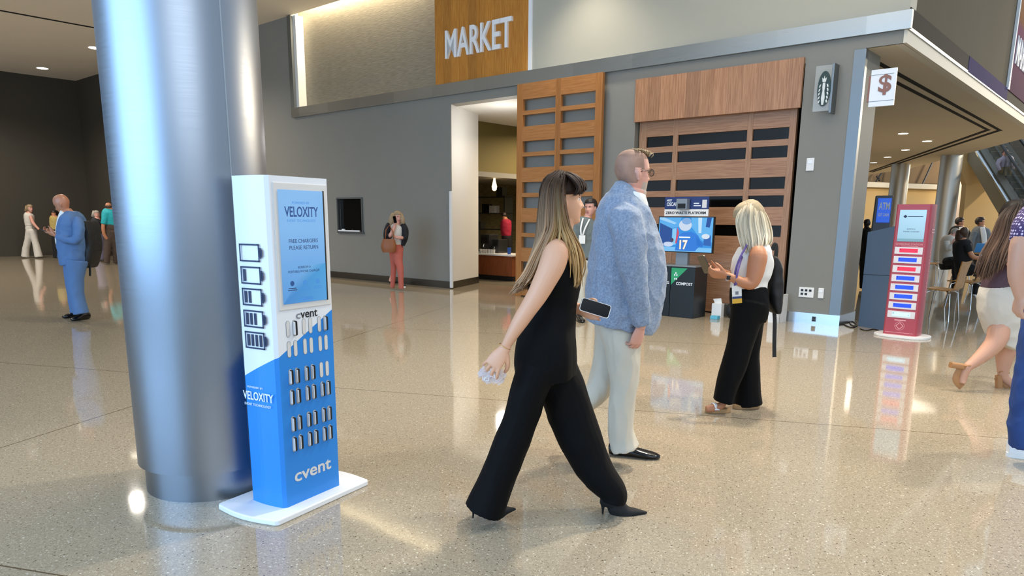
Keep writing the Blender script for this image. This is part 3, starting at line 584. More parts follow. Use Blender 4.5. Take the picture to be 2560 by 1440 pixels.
m.add([(.05, -.0045, 1.25), (.365, -.0045, 1.25), (.365, -.0045, 1.285), (.05, -.0045, 1.285)], [(0, 1, 2, 3)], 0, (.18, .36, .38, 1)); m.add([(.05, -.004, 1.25), (.365, -.004, 1.25), (.365, 0, 1.25), (.05, 0, 1.25)], [(0, 1, 2, 3)], 0, (.1, .1, .1, 1))
scr = m.build('screen', 'lit_screen', t)
MB().prism([(.095, 1.566), (.12, 1.588), (.145, 1.566), (.12, 1.545)], -.006, -.005, 'y').build('screen_icon', 'ink_navy', scr)
MB().box(.15, .33, -.006, -.005, 1.562, 1.570).build('caption_rule', 'ink_navy', scr); text('screen_text', 'BORROW A', .155, 1.40, .10, .016, -.005, 'ink_navy', scr, .0005); text('screen_text', 'PHONE CHARGER', .115, 1.368, .19, .015, -.005, 'ink_navy', scr, .0005)
text('front_text', 'CHARGING STATION', .04, 1.205, .32, .022, 0, 'ink_pink', t, .001); MB().box(.11, .31, -.001, 0, 1.188, 1.193).build('underline', 'ink_pink', t)
pt = (1.178-.346)/7
for k in range(8):
    z1 = 1.178-pt*k; tr = MB().box(.036, .372, -.006, .004, z1-.09, z1).build('tray', 'tray_white', t, bevel=.002)
    MB().box(.095, .315, -.008, -.005, z1-.068, z1-.018).build('tray_light', ('lit_red', 'lit_blue', 'lit_red', 'lit_blue', 'lit_blue', 'lit_blue', 'lit_blue', 'lit_white')[k], tr)
    MB().box(.10, .115, -.0092, -.008, z1-.035, z1-.025).build('tray_mark', 'ink_navy', tr); text('tray_number', str(k+1), .292, z1-.055, .008, .015, -.008, 'ink_navy', tr, .001)
m = MB(); m.box(.13, .27, -.001, 0, .218, .232).build('front_mark', 'ink_pink', t)
def ring(cx, cz, rx, rz, th, n=24, a0=0, a1=2*math.pi):
    mb = MB(); k_ = [(a0+(a1-a0)*k/n) for k in range(n+1)]
    for i in range(n):
        a, b = k_[i], k_[i+1]; mb.prism([(cx+rx*math.cos(a), cz+rz*math.sin(a)), (cx+rx*math.cos(b), cz+rz*math.sin(b)), (cx+(rx-th)*math.cos(b), cz+(rz-th)*math.sin(b)), (cx+(rx-th)*math.cos(a), cz+(rz-th)*math.sin(a))], -.0015, 0, 'y')
    return mb
m = ring(.2, .15, .06, .058, .004); m.prism([(.15, .15), (.2, .2), (.25, .15), (.2, .1)], -.0012, -.0004, 'y'); m.build('front_emblem', 'ink_pink', t)
MB().prism([(.162, .15), (.2, .188), (.238, .15), (.2, .112)], -.002, -.001, 'y').build('front_emblem_center', 'kiosk_red', t)
MB().box(.03, .37, -.001, 0, .058, .063).build('front_rule', 'ink_pink', t)
sg = empty('side_graphics'); sg.parent = t; sg.matrix_basis = Matrix.Translation((.425, 0, 0))@Matrix.Rotation(math.pi/2, 4, 'Z')
ring(.16, 1.5, .05, .08, .004).build('side_emblem', 'ink_pink', sg); MB().box(.08, .21, -.001, 0, 1.395, 1.41).build('side_rule', 'ink_pink', sg); MB().box(.08, .21, -.001, 0, 1.36, 1.375).build('side_rule', 'ink_pink', sg)
mb = text('side_text', 'CHARGING STATION', 0, 0, .72, .04, 0, 'ink_pink', sg, .001, build=False); mb.xf(Matrix.Translation((.16, 0, .55))@Matrix.Rotation(-math.pi/2, 4, 'Y')); mb.build('side_text', 'ink_pink', sg)
# ---- blue grey cabinet behind the red kiosk
mat('cabinet_blue', '#56697f', .45); mat('cabinet_gap', '#1d242c', .8)
c0, c1 = gnd(2145, 815), gnd(2222, 828)
CM = frame(c0[0], c0[1], 0, (c1-c0)[:2]); wd = float(np.linalg.norm((c1-c0)[:2]))*1.02
t = empty('blue_cabinet', mtx=CM, label='blue-grey cabinet with a sloping top between the pillar and the red kiosk', cat='cabinet')
MB().prism([(0, 0), (wd, 0), (wd, .77), (0, .745)], 0, .55, 'y').build('lower_body', 'cabinet_blue', t); MB().prism([(.006, .74), (wd-.006, .765), (wd-.006, .776), (.006, .751)], .006, .54, 'y').build('seam', 'cabinet_gap', t)
MB().prism([(0, .751), (wd, .776), (wd, 1.46), (0, 1.35)], 0, .55, 'y').build('upper_body', 'cabinet_blue', t)
# cables on the floor
mat('cable', '#14110f', .6)
def floor_tube(name, pix, r, label, cat, z=.0):
    pts = [Vector(gnd(a, b, r)) for a, b in pix]; q = []
    for i in range(len(pts)-1):
        p0, p1, p2, p3 = pts[max(i-1, 0)], pts[i], pts[i+1], pts[min(i+2, len(pts)-1)]
        for k in range(5):
            s_ = k/5; q.append(.5*((2*p1)+(p2-p0)*s_+(2*p0-5*p1+4*p2-p3)*s_*s_+(-p0+3*p1-3*p2+p3)*s_**3))
    q.append(pts[-1]); t = MB().tube(q, r, 6).build(name, 'cable', None, smooth=180); return tag(t, label, cat)
floor_tube('power_cable', [(2107, 800), (2112, 812), (2132, 819), (2142, 812), (2130, 803), (2126, 810), (2140, 816), (2144, 805)], .008, 'black cable coiled on the floor between pillar and blue cabinet', 'cable')
floor_tube('power_cable', [(2150, 822), (2165, 826), (2185, 823), (2203, 828)], .008, 'black cable lying in front of the blue cabinet', 'cable')
# ---- ATM totem
a0 = gnd(2160, 700); AY = 15.0; p0, p1 = at(2172, 640, AY), at(2208, 640, AY); AM = frame(p0[0], AY, 0, (.93, -.37)); mat('atm_body', '#4a5566', .4); mat('atm_screen', '#2558c8', .3, emis=.8)
t = empty('atm_totem', mtx=AM, label='slim grey cash machine totem with a blue lit ATM sign behind the blue cabinet', cat='cash machine')
hz_ = at(2185, 489, AY)[2]; MB().prism([(0, 0), (.55, 0), (.55, .9), (.32, 1.05), (.32, hz_), (.02, hz_), (.0, 1.2)], 0, .22, 'y').build('body', 'atm_body', t, bevel=.01)
MB().box(.06, .30, -.012, 0, hz_-.52, hz_-.05).build('sign_screen', 'atm_screen', t); text('sign_text', 'ATM', .085, hz_-.27, .19, .14, -.013, 'ink_white', t, .003, .02); text('sign_text', 'GET CASH', .085, hz_-.40, .19, .06, -.013, 'ink_white', t, .003, .02)
# ================================================================ RECYCLING STATION WITH SCREEN
bx, by = fl(1731, 797); BM = wf(bx, by, 0)
mat('bin_dark', '#151c20', .4); mat('bin_top', '#8c9296', .35, .4); mat('bin_green', '#2f9e6b', .5)
t = empty('recycling_bins', mtx=BM, label='black waste sorting bins with a green triangle and the word COMPOST', cat='bin')
bd = .42; tz = wl(1737, 669, by)[1]; mx = wl(1672, 780, by)[0]-bx
MB().box(mx+.004, 0, 0, bd, 0, tz).build('bin_box', 'bin_dark', t, bevel=.004); MB().box(mx*2+.0, mx-.004, 0, bd, 0, tz).build('bin_box', 'bin_dark', t, bevel=.004)
MB().box(mx*2-.01, .01, -.01, bd+.01, tz, tz+.02).build('bin_lid', 'bin_top', t, bevel=.003)
g1, g2_, g3 = [(wl(*A, by)[0]-bx, wl(*A, by)[1]) for A in ((1680, 671), (1719, 672), (1679, 712))]
MB().prism([(mx+.01, tz-.02), (g2_[0], tz-.02), (mx+.01, g3[1])], -.003, 0, 'y').build('label_triangle', 'bin_green', t)
m = MB()
for dx_, dz_ in ((0, .0), (-.02, -.03), (.02, -.03), (-.015, -.09), (.015, -.09)): m.prism([(mx+.09+dx_-.014, tz-.10+dz_), (mx+.09+dx_, tz-.082+dz_), (mx+.09+dx_+.014, tz-.10+dz_), (mx+.09+dx_, tz-.118+dz_)], -.005, -.003, 'y')
m.build('label_leaves', 'ink_white', t)
c0_, c1_ = wl(1690, 712, by), wl(1731, 715, by); text('label_text', 'COMPOST', c0_[0]-bx, c0_[1]-.0, c1_[0]-c0_[0], .045, 0, 'ink_white', t, .003, .02)
c1_ = wl(1674, 707, by); text('label_text', 'RECYCLING', c1_[0]-bx-.30, c1_[1]-.02, .29, .045, 0, 'ink_white', t, .003, .02)
py_ = by+.25
pl = wl(1693, 640, py_), wl(1722, 640, py_); top_ = wl(1710, 600, py_)[1]
t = tag(MB().box(0, pl[1][0]-pl[0][0], -.04, .04, 0, 1.0).build('screen_post', 'bin_top'), 'grey post standing on the black bins and carrying the screen', 'post'); t.matrix_world = wf(pl[0][0], py_, tz+.02); t.scale.z = (top_-tz)
ty = by+.15; e = lambda x, y: wl(x, y, ty)
A6 = lambda x, y: (1620+x/4, 470+y/4)
v0, v1 = e(*A6(92, 640)), e(*A6(645, 285)); v00 = e(*A6(92, 285)); v11 = e(*A6(630, 650))
tx0, tx1, tz0, tz1 = v0[0], v11[0]+.02, (v0[1]+v11[1])/2-.0, (v00[1]+v1[1])/2
t = empty('television', mtx=wf(tx0, ty, tz0), label='flat screen showing a blue picture of a person in a jersey with number 17', cat='television')
TW, TH = tx1-tx0, tz1-tz0
MB().box(0, TW, 0, .05, 0, TH).build('housing', 'black', t, bevel=.004)
m = MB()
def P(u_, v_, w__, h__, c, k=1): m.add([(u_*TW, -.001*k, v_*TH), ((u_+w__)*TW, -.001*k, v_*TH), ((u_+w__)*TW, -.001*k, (v_+h__)*TH), (u_*TW, -.001*k, (v_+h__)*TH)], [(0, 1, 2, 3)], 0, c)
def PG(pts, c, k=2): m.add([(a*TW, -.0006*k, b*TH) for a, b in pts], [tuple(range(len(pts)))], 0, c)
def EL(cx, cy, rx, ry, c, k=3): PG([(cx+rx*math.cos(a*math.pi/10), cy+ry*math.sin(a*math.pi/10)) for a in range(20)], c, k)
P(.015, .025, .97, .95, (.03, .30, .78, 1))
PG([(.015, .975), (.42, .975), (.40, .72), (.015, .60)], (.10, .42, .85, 1)); PG([(.02, .92), (.30, .78), (.34, .82), (.1, .975), (.02, .975)], (.35, .65, .95, 1), 3)
PG([(.03, .82), (.26, .66), (.26, .20), (.03, .16)], (.01, .07, .30, 1), 3); PG([(.27, .66), (.34, .68), (.34, .22), (.27, .2)], (.25, .6, .9, 1), 3); PG([(.36, .70), (.39, .55), (.36, .25), (.33, .25)], (.7, .06, .10, 1), 4)
PG([(.60, .975), (.985, .975), (.985, .3), (.80, .35), (.62, .7)], (.12, .46, .88, 1)); PG([(.72, .97), (.79, .97), (.79, .55), (.74, .55)], (.55, .78, .97, 1), 3); PG([(.88, .97), (.96, .97), (.93, .70), (.86, .72)], (.01, .07, .32, 1), 4); PG([(.84, .40), (.96, .5), (.97, .2), (.84, .22)], (.02, .12, .45, 1), 4)
P(.015, .025, .97, .12, (.20, .55, .92, 1), 2.5)
PG([(.33, .05), (.38, .46), (.46, .56), (.62, .58), (.74, .48), (.80, .22), (.72, .10), (.70, .05)], (.02, .20, .72, 1), 5); PG([(.70, .46), (.84, .26), (.82, .16), (.72, .22)], (.02, .17, .62, 1), 5)
EL(.50, .76, .115, .16, (.62, .72, .86, 1), 6); EL(.52, .87, .085, .09, (.22, .42, .75, 1), 7); EL(.87, .46, .07, .07, (.7, .8, .9, 1), 6); EL(.20, .22, .09, .07, (.6, .7, .88, 1), 6); EL(.27, .34, .03, .06, (.05, .05, .12, 1), 6)
scr = m.build('picture', 'lit_screen', t)
mat('jersey_white', '#e4f0ff', .4, emis=.6); mat('jersey_gold', '#c7a25a', .4, emis=.5)
text('picture_number', '17', .41*TW, .08*TH, .15*TW, .27*TH, -.006, 'jersey_gold', scr, .0004, .05); text('picture_number', '17', .42*TW, .09*TH, .13*TW, .25*TH, -.0066, 'jersey_white', scr, .0004, .0)
MB().box(.40*TW, .60*TW, -.0064, -.006, .41*TH, .44*TH).build('picture_name_strip', 'jersey_white', scr)
s0, s1, s2, s3 = e(*A6(168, 88)), e(*A6(608, 88)), e(*A6(163, 210)), e(*A6(160, 278)); SZ0 = tz1+.005
t = empty('header_sign', mtx=wf(s0[0], ty+.01, SZ0), label='navy and white sign reading ZERO WASTE PLATFORM mounted above the screen', cat='sign'); sw_ = s1[0]-s0[0]; sh = (s0[1]+s1[1])/2-SZ0; mat('sign_navy', '#22356c', .4); sm = sh*.36
MB().box(0, sw_, 0, .02, 0, sm).build('lower_panel', 'white_plastic', t); MB().box(0, sw_, 0, .02, sm, sh).build('upper_panel', 'sign_navy', t, bevel=.004)
text('sign_text', 'ZERO WASTE PLATFORM', .03*sw_, sm*.28, .92*sw_, sm*.40, 0, 'ink_black', t, .002, .03); text('sign_text', 'OSCAR', .05*sw_, sm+.05, .25*sw_, .055, 0, 'ink_white', t, .002, .02); text('sign_text', 'MEET', .05*sw_, sm+.12, .12*sw_, .03, 0, 'ink_white', t, .002, .01)
MB().box(.67*sw_, .83*sw_, -.002, 0, sm+.045, sm+.06).build('sign_rule', 'ink_white', t); MB().box(.67*sw_, .79*sw_, -.002, 0, sm+.08, sm+.095).build('sign_rule', 'ink_white', t); MB().box(.86*sw_, .96*sw_, -.003, 0, sm+.02, sm+.14).build('white_square', 'slot_white', t)
c_ = e(*A6(365, 170)); t = empty('camera_unit', mtx=wf(c_[0], ty+.0, c_[1]), label='small grey camera box mounted in the middle of the navy header sign', cat='camera'); MB().box(-.09, .09, -.10, 0, -.07, .09).build('housing', 'bin_top', t, bevel=.006); MB().box(-.06, .07, -.104, -.098, -.055, .02).build('lens_window', 'black', t)
# boxes, papers and bag on the floor beside the bins
b0 = gnd(1797, 795); t = empty('open_carton', mtx=wf(*fl(1778, 793)), label='small white carton box standing open on the floor behind the blonde woman', cat='box'); mat('box_blue', '#5fb4cc', .5)
MB().box(0, .16, 0, .1, 0, .22).build('carton_box', 'white_plastic', t); MB().prism([(.0, .22), (.12, .22), (.10, .30), (-.03, .28)], .09, .10, 'y').build('flap', 'white_plastic', t)
t = tag(MB().box(0, .12, 0, .1, 0, .05).build('blue_box', 'box_blue', bevel=.004), 'flat light blue box on the floor below the white carton', 'box'); t.matrix_world = wf(*fl(1775, 797)); 
t = tag(MB().box(0, .20, 0, .12, 0, .20).build('grey_box', 'trim_steel', bevel=.01), 'grey box on the floor against the wooden door', 'box'); t.matrix_world = wf(fl(1797, 788)[0], -.16)
t = tag(MB().box(0, .03, 0, .28, 0, .42).box(-.14, .03, 0, .03, 0, .30).build('paper_board', 'white_plastic'), 'white boards leaning by the right end of the wooden door', 'board'); t.matrix_world = wf(*fl(1942, 808))
m = MB(); m.ball((0, 0, .12), (.12, .10, .13)); t = tag(m.build('black_bag', 'rubber_black', smooth=180), 'black bag lying on the floor between carton and blonde woman', 'bag'); q = gnd(1826, 796); t.location = (q[0]+.05, q[1]+.05, 0)
# ================================================================ PEOPLE
def mpp(px, py, Y): p = at(px, py, Y)-CP; return -float((RM.T @ p)[2])/F
SL = np.array([  # z, front, back, half width
    (.50, -.02, -.08, .02), (.485, .10, -.20, .12), (.45, .19, -.285, .20), (.38, .27, -.36, .265), (.28, .325, -.41, .305), (.17, .352, -.435, .325), (.07, .360, -.44, .33), (-.0, .335, -.425, .322),
    (-.08, .338, -.39, .312), (-.16, .340, -.33, .298), (-.24, .338, -.27, .275), (-.32, .336, -.22, .245), (-.40, .328, -.17, .205), (-.455, .315, -.10, .16), (-.49, .28, .0, .10), (-.50, .22, .08, .04)])[::-1]
def head_pt(th, z, fem=0):
    fr = np.interp(z, SL[:, 0], SL[:, 1]); bk = np.interp(z, SL[:, 0], SL[:, 2]); w_ = np.interp(z, SL[:, 0], SL[:, 3])*(1-.06*fem*(z < .1))
    xc = (fr+bk)/2-.02; c, s_ = math.cos(th), math.sin(th); e = 2.25
    cs = math.copysign(abs(c)**(2/e), c); sn = math.copysign(abs(s_)**(2/e), s_)
    x = xc+(fr-xc if c > 0 else xc-bk)*cs; y = w_*sn
    if c > 0:
        g = lambda u_, s2: math.exp(-(u_/s2)**2)
        nz = 0
        if -.21 < z < .07: nz = (.115-.015*fem)*(((.07-z)/.21)**1.2 if z > -.14 else max(0, 1-((-.14-z)/.07)**1.5))
        x += nz*g(y, .042+.03*min(1, max(0, (.05-z)/.2)))
        for sg in (-1, 1):
            x -= .040*g(y-sg*.135, .075)*g(z-.0, .050); x += .016*g(y-sg*.13, .09)*g(z-.085, .035)*(1-fem*.5); x += .018*g(y-sg*.17, .09)*g(z+.12, .08)
        x += .022*g(y, .085)*g(z+.262, .020)+.024*g(y, .075)*g(z+.315, .022)-.014*g(y, .10)*g(z+.288, .010)-.010*g(y, .12)*g(z+.37, .03)+.020*g(y, .10)*g(z+.44, .04)
    return x, y, z
def head_mb(fem=0, off=None, nz=56, nt_=60):
    mb = MB(); vs = []
    for j in range(nz+1):
        q = j/nz; z = -.5+(.5-.5*math.cos(math.pi*q))
        for k in range(nt_):
            th = 2*math.pi*k/nt_; x, y, zz = head_pt(th, max(-.4999, min(.4999, z)), fem)
            if off is not None:
                o_ = off(th, z, x, y); nrm = Vector((x+.05, y, z*.8)).normalized(); x += nrm.x*o_; y += nrm.y*o_; zz += nrm.z*o_
            vs.append((x, y, zz))
    fs = [(j*nt_+k, j*nt_+(k+1) % nt_, (j+1)*nt_+(k+1) % nt_, (j+1)*nt_+k) for j in range(nz) for k in range(nt_)]
    fs += [tuple(range(nt_))[::-1], tuple(range(nz*nt_, (nz+1)*nt_))]
    mb.add(vs, fs)
    if off is None:
        for sg in (-1, 1):       # ears: rim and lobe
            R_ = Matrix.Rotation(math.radians(-12), 3, 'Y')@Matrix.Rotation(sg*math.radians(18), 3, 'Z')
            mb.ball((-.055, sg*.330, -.06), (.066, .034, .125), 14, rot=R_); mb.ball((-.085, sg*.362, -.035), (.050, .024, .095), 12, rot=R_); mb.ball((-.045, sg*.330, -.165), (.034, .024, .04), 10)
    return mb
def head_mtx(px, py, Y, hpx, yaw, pitch=0, roll=0):
    s_ = hpx*mpp(px, py, Y)
    return Matrix.Translation(Vector(at(px, py, Y)))@Matrix.Rotation(math.radians(yaw), 4, 'Z')@Matrix.Rotation(math.radians(pitch), 4, 'Y')@Matrix.Rotation(math.radians(roll), 4, 'X')@Matrix.Scale(s_, 4), s_
def hand_mb(P, d, palm, right=True, curl=(25, 35, 25), spread=8, sc=1.0, thumb=(.5, .35), fcurl=None):
    # P wrist, d direction of the fingers, palm = direction the palm faces; thumb leaves the side of the palm near its base
    d = Vector(d).normalized(); n_ = Vector(palm); n_ = (n_-d*n_.dot(d)).normalized(); s_ = d.cross(n_)*(1 if right else -1)  # s_ towards the thumb
    P = Vector(P); mb = MB(); q = lambda x, y, z: P+(d*x+s_*y+n_*z)*sc
    mb.loft([(q(-.02, 0, 0), .026*sc, .019*sc, s_), (q(.01, 0, 0), .029*sc, .019*sc, s_), (q(.045, 0, 0), .039*sc, .017*sc, s_), (q(.085, -.002, 0), .041*sc, .013*sc, s_), (q(.10, -.002, .0), .034*sc, .009*sc, s_)], n=16)
    for i, (y, L_, r) in enumerate(((.030, .072, .0088), (.010, .080, .0090), (-.011, .074, .0086), (-.031, .058, .0078))):
        cl = fcurl[i] if fcurl else curl; a = 0; p = (.088-(.008 if i == 3 else 0), y, .0); pts = [q(*p)]; sp = math.radians(spread)*(1.5-i)/1.5*.6
        for sg, ang in zip((.45, .31, .24), cl):
            a += math.radians(ang); l_ = L_*sg; p = (p[0]+l_*math.cos(a)*math.cos(sp), p[1]+l_*math.cos(a)*math.sin(sp), p[2]+l_*math.sin(a)); pts.append(q(*p))
        rr = [r*1.08, r, r*.92, r*.78]
        mb.loft([(pts[k], rr[k]*sc, rr[k]*sc) for k in range(4)], n=10, smooth=2, up=Vector(n_)+Vector((.01, .02, .03))); mb.ball(pts[-1], r*.78*sc, 8)
    a, b = thumb
    t0 = q(.018, .022, .004); t1 = q(.045, .022+.040*a*1.1, .004+.02*b); t2 = q(.072, .030+.050*a, .006+.05*b); t3 = q(.094, .030+.046*a, .008+.075*b)
    mb.loft([(t0, .015*sc, .013*sc), (t1, .0125*sc, .0115*sc), (t2, .0105*sc, .0105*sc), (t3, .0078*sc, .0078*sc)], n=10, smooth=2); mb.ball(t3, .0078*sc, 8)
    return mb
def bake(o, voxel, smooth=3, fac=.5):
    r = o.modifiers.new('r', 'REMESH'); r.mode = 'VOXEL'; r.voxel_size = voxel; r.use_smooth_shade = True
    if smooth: s_ = o.modifiers.new('s', 'SMOOTH'); s_.iterations = smooth; s_.factor = fac
    dg = bpy.context.evaluated_depsgraph_get(); me = bpy.data.meshes.new_from_object(o.evaluated_get(dg)); old = o.data; nm = old.name
    o.modifiers.clear(); o.data = me; bpy.data.meshes.remove(old); me.name = nm
    me.polygons.foreach_set('use_smooth', [True]*len(me.polygons)); return o
def wrinkle(o, amp, scale, dirv=(1, 1, 1), seed=0, ridge=True):
    me = o.data; n = len(me.vertices); co = np.empty(n*3); me.vertices.foreach_get('co', co); co = co.reshape(-1, 3); no = np.empty(n*3); me.vertices.foreach_get('normal', no); no = no.reshape(-1, 3)
    out = np.empty(n); dv = np.array(dirv)*scale
    for i in range(n):
        p = co[i]*dv+seed; v = noise.noise(Vector(p)); w_ = noise.noise(Vector(p*2.3+5)); out[i] = ((abs(v)*-2+.5) if ridge else v)+.4*w_
    me.vertices.foreach_set('co', (co+no*(out*amp)[:, None]).ravel()); me.update()
class Person:
    def __init__(s, label, foot, Y, group=None, name='person'):
        s.Y = Y; s.root = empty(name, (foot[0], foot[1], foot[2] if len(foot) > 2 else 0), label=label, cat='person', group=group); s.org = s.root.location.copy(); s.skin = MB(); s.hm = None
    def st(s, L, k=1.0, kd=None):     # px stations (x, y, r_px[, dY[, r_depth m]]) -> loft stations
        out = []
        for q in L:
            x, y, r = q[:3]; dY = q[3] if len(q) > 3 else 0; P = at(x, y, s.Y+dY); a = r*mpp(x, y, s.Y+dY); b = q[4] if len(q) > 4 else a
            out.append((Vector(P), a*k, b*(kd or k)))
        return out
    def limb(s, mb, L, k=1.0, n=20, smooth=4, kd=None): mb.loft(s.st(L, k, kd), n=n, smooth=smooth, up=Vector((0, 1, 0))); return mb
    def torso(s, mb, L, k=1.0, n=28, sq=2.3):     # stations (xl, xr, y, half depth m[, dY]) rings stay level, wide axis across the picture
        st = []
        for q in L:
            xl, xr, y, b = q[:4]; dY = q[4] if len(q) > 4 else 0; x = (xl+xr)/2; P = Vector(at(x, y, s.Y+dY)); st.append((P, (xr-xl)/2*mpp(x, y, s.Y+dY)*k, b*k, Vector((1, 0, 0))))
        mb.loft(st, n=n, smooth=4, sq=sq); return mb
    def head(s, px, py, hpx, yaw, pitch=0, roll=0, fem=0, hi=True):
        s.hm, s.hs = head_mtx(px, py, s.Y, hpx, yaw, pitch, roll); h = head_mb(fem) if hi else head_mb(fem, nz=28, nt_=28); h.xf(s.hm); s.skin.add(h.v, h.f); return s
    def hand(s, px, py, dY, d, palm, right, sc=1.0, **k): h = hand_mb(at(px, py, s.Y+dY), d, palm, right, sc=sc, **k); s.skin.add(h.v, h.f)
    def body(s, mats, voxel, zones=None, smooth=2):
        o = s.skin.build('body', mats, s.root, org=s.org); bake(o, voxel, smooth); s.bodyo = o
        if len(mats) > len(o.data.materials) or True:
            o.data.materials.clear()
            for q in mats: o.data.materials.append(MATS[q])
        if s.hm is not None and zones:
            inv = s.hm.inverted(); me = o.data
            for p in me.polygons:
                c = inv@(p.center+s.org)
                if abs(c.z) < .62 and abs(c.y) < .5 and abs(c.x) < .6: p.material_index = zones(c)
        return o
    def cloth(s, name, mb, m, voxel, smooth=4, amp=0, scale=9, dirv=(1, 1, 1), seed=0, parent=None):
        o = mb.build(name, m, parent or s.root, org=s.org)
        bake(o, voxel, smooth)
        if amp: wrinkle(o, amp, scale, dirv, seed)
        o.data.materials.clear(); o.data.materials.append(MATS[m]); return o
    def part(s, name, mb, m, smooth=180): return mb.build(name, m, s.root, smooth=smooth, org=s.org)
    def eyes(s, gaze=(1, 0, 0)):
        for sg in (-1, 1):
            mb = MB(); c = Vector((.243, sg*.128, .0)); mb.ball(c, .052, 14, 0); g = Vector(gaze).normalized(); R_ = g.to_track_quat('Z', 'Y').to_matrix()
            mb.ball(c+g*.043, (.026, .026, .014), 12, 1, rot=R_); mb.xf(s.hm); mb.build('eye', ['eye_white', 'eye_iris'], s.root, smooth=180, org=s.org)
            lid = MB(); pts = [c+Vector((.052*math.cos(a)*math.cos(b*.9), .058*math.sin(b*.9), .03+.012*math.cos(b))) for a, b in [(.3, x*.35) for x in range(-3, 4)]]
            lid.tube(pts, .009, 6); lid.xf(s.hm); lid.build('eyelash', 'lash', s.root, smooth=180, org=s.org)
    def haircap(s, fn, m='hair_tint', tint=None, name='hair', jitter=.012, nz=60, nt_=90, fem=0):
        h = head_mb(fem, off=lambda th, z, x, y: fn(th, z, x, y)+jitter*noise.noise(Vector((th*9, z*4, 1)))*1.2, nz=nz, nt_=nt_); h.xf(s.hm)
        if tint is not None: h.has = True; h.c = [tint(i) for i in range(len(h.v))]
        return h
def lerp(a, b, t): return tuple(a[i]*(1-t)+b[i]*t for i in range(len(a)))
def strands(mb, P, guides, n, r, c0, c1, jit=3, seed=1, cj=.25, seg=5, flat=1.0, mid=None, prob=None):
    rnd = random.Random(seed); m_ = len(guides)-1
    for _ in range(n):
        u_ = rnd.random()*m_ if prob is None else prob(rnd)*m_; i = min(int(u_), m_-1); f_ = u_-i; K = len(guides[0]); jx, jy, jd = rnd.gauss(0, jit), rnd.gauss(0, jit), rnd.gauss(0, .012)
        ln = 1-.22*rnd.random()**2; cut = max(2, int(round((K-1)*ln)))+1; st = []; ph = rnd.random()*6; bright = 1+cj*(rnd.random()-.5)*2; cc0 = [min(1, v*bright) for v in c0]; cc1 = [min(1, v*bright) for v in c1]
        for k in range(cut):
            a, b = guides[i][k], guides[i+1][k]; g = lerp(a, b, f_); e = k/(K-1); wv = math.sin(ph+e*7)*jit*.7*e
            Pt = Vector(at(g[0]+jx*(.3+e)+wv, g[1]+jy*.5, P.Y+g[2]+jd*(.4+e))); rr = r*(.75+.25*math.sin(math.pi*min(1, e*1.2)))*(1 if k < cut-1 else .25); st.append((Pt, rr, rr*flat))
        n0 = len(mb.v); mb.loft(st, n=6, smooth=3, up=Vector((0, 1, 0)), c=(0, 0, 0, 1), cap=False); nv = len(mb.v)-n0; rows_ = nv//6
        for j in range(nv):
            e = (j//6)/max(1, rows_-1)*(cut-1)/(K-1); t_ = min(1, max(0, (e-.12)/.6)) if mid is None else min(1, max(0, (e-mid[0])/mid[1])); mb.c[n0+j] = lerp(cc0, cc1, t_)+(1,)
    return mb
mat('eye_white', '#e8e4df', .2); mat('eye_iris', '#2b1c12', .15); mat('lash', '#120d0b', .6); mat('lips', '#b0605c', .4); mat('skin_a', '#dca583', .48, bump=.04, bscale=200); mat('skin_pink', '#d69c88', .5, bump=.05, bscale=200)
mat('skin_tan', '#b97c58', .5); mat('skin_deep', '#7a4c34', .5); mat('skin_bald', '#b57a5c', .4); mat('brow_brown', '#4b3426', .7); mat('brow_grey', '#a08c78', .7); mat('buzz_hair', '#a07a66', .65, bump=.3, bscale=500, var=.25, vscale=14)
mat('black_crepe', '#050506', .75, bump=.12, bscale=700, spec=.15); mat('black_suede', '#070707', .75); mat('gold', '#d8b070', .2, 1); mat('phone_white', '#e8ded6', .3); mat('phone_glass', '#050506', .12, spec=.12)
def denim_fn(c1, c2, sc_):
    def fn(nt, b):
        N_ = nt.nodes.new; L = nt.links.new; tc = N_('ShaderNodeTexCoord'); n = N_('ShaderNodeTexNoise'); n.inputs['Scale'].default_value = sc_; n.inputs['Detail'].default_value = 8; n.inputs['Roughness'].default_value = .75; L(tc.outputs['Object'], n.inputs['Vector'])
        r = N_('ShaderNodeValToRGB'); e = r.color_ramp.elements; e[0].position = .35; e[1].position = .65; e[0].color = lin(c1); e[1].color = lin(c2); L(n.outputs[0], r.inputs[0]); L(r.outputs[0], b.inputs['Base Color']); b.inputs['Roughness'].default_value = .75
        b.inputs['Sheen Weight'].default_value = .2
        bp = N_('ShaderNodeBump'); bp.inputs['Strength'].default_value = .08; bp.inputs['Distance'].default_value = .002; L(n.outputs[0], bp.inputs['Height']); L(bp.outputs[0], b.inputs['Normal'])
    return fn
node_mat('chambray', denim_fn('#67778f', '#99a7bb', 90)); mat('khaki_light', '#cbc2b0', .8, bump=.15, bscale=300); mat('shirt_white', '#e4e2dd', .7); mat('shoe_black', '#08080a', .18)
def face_zones(lips=1, brow=2, fem=1, hair=None):
    def z(c):
        if c.x > .2:
            if abs(c.y) < .095-abs(c.z+.29)*.8 and -.335 < c.z < -.245: return lips
            if .05 < abs(c.y) < .21 and abs(c.z-(.088-abs(abs(c.y)-.12)*.25)) < (.012 if fem else .018): return brow
        if hair: return hair(c)
        return 0
    return z
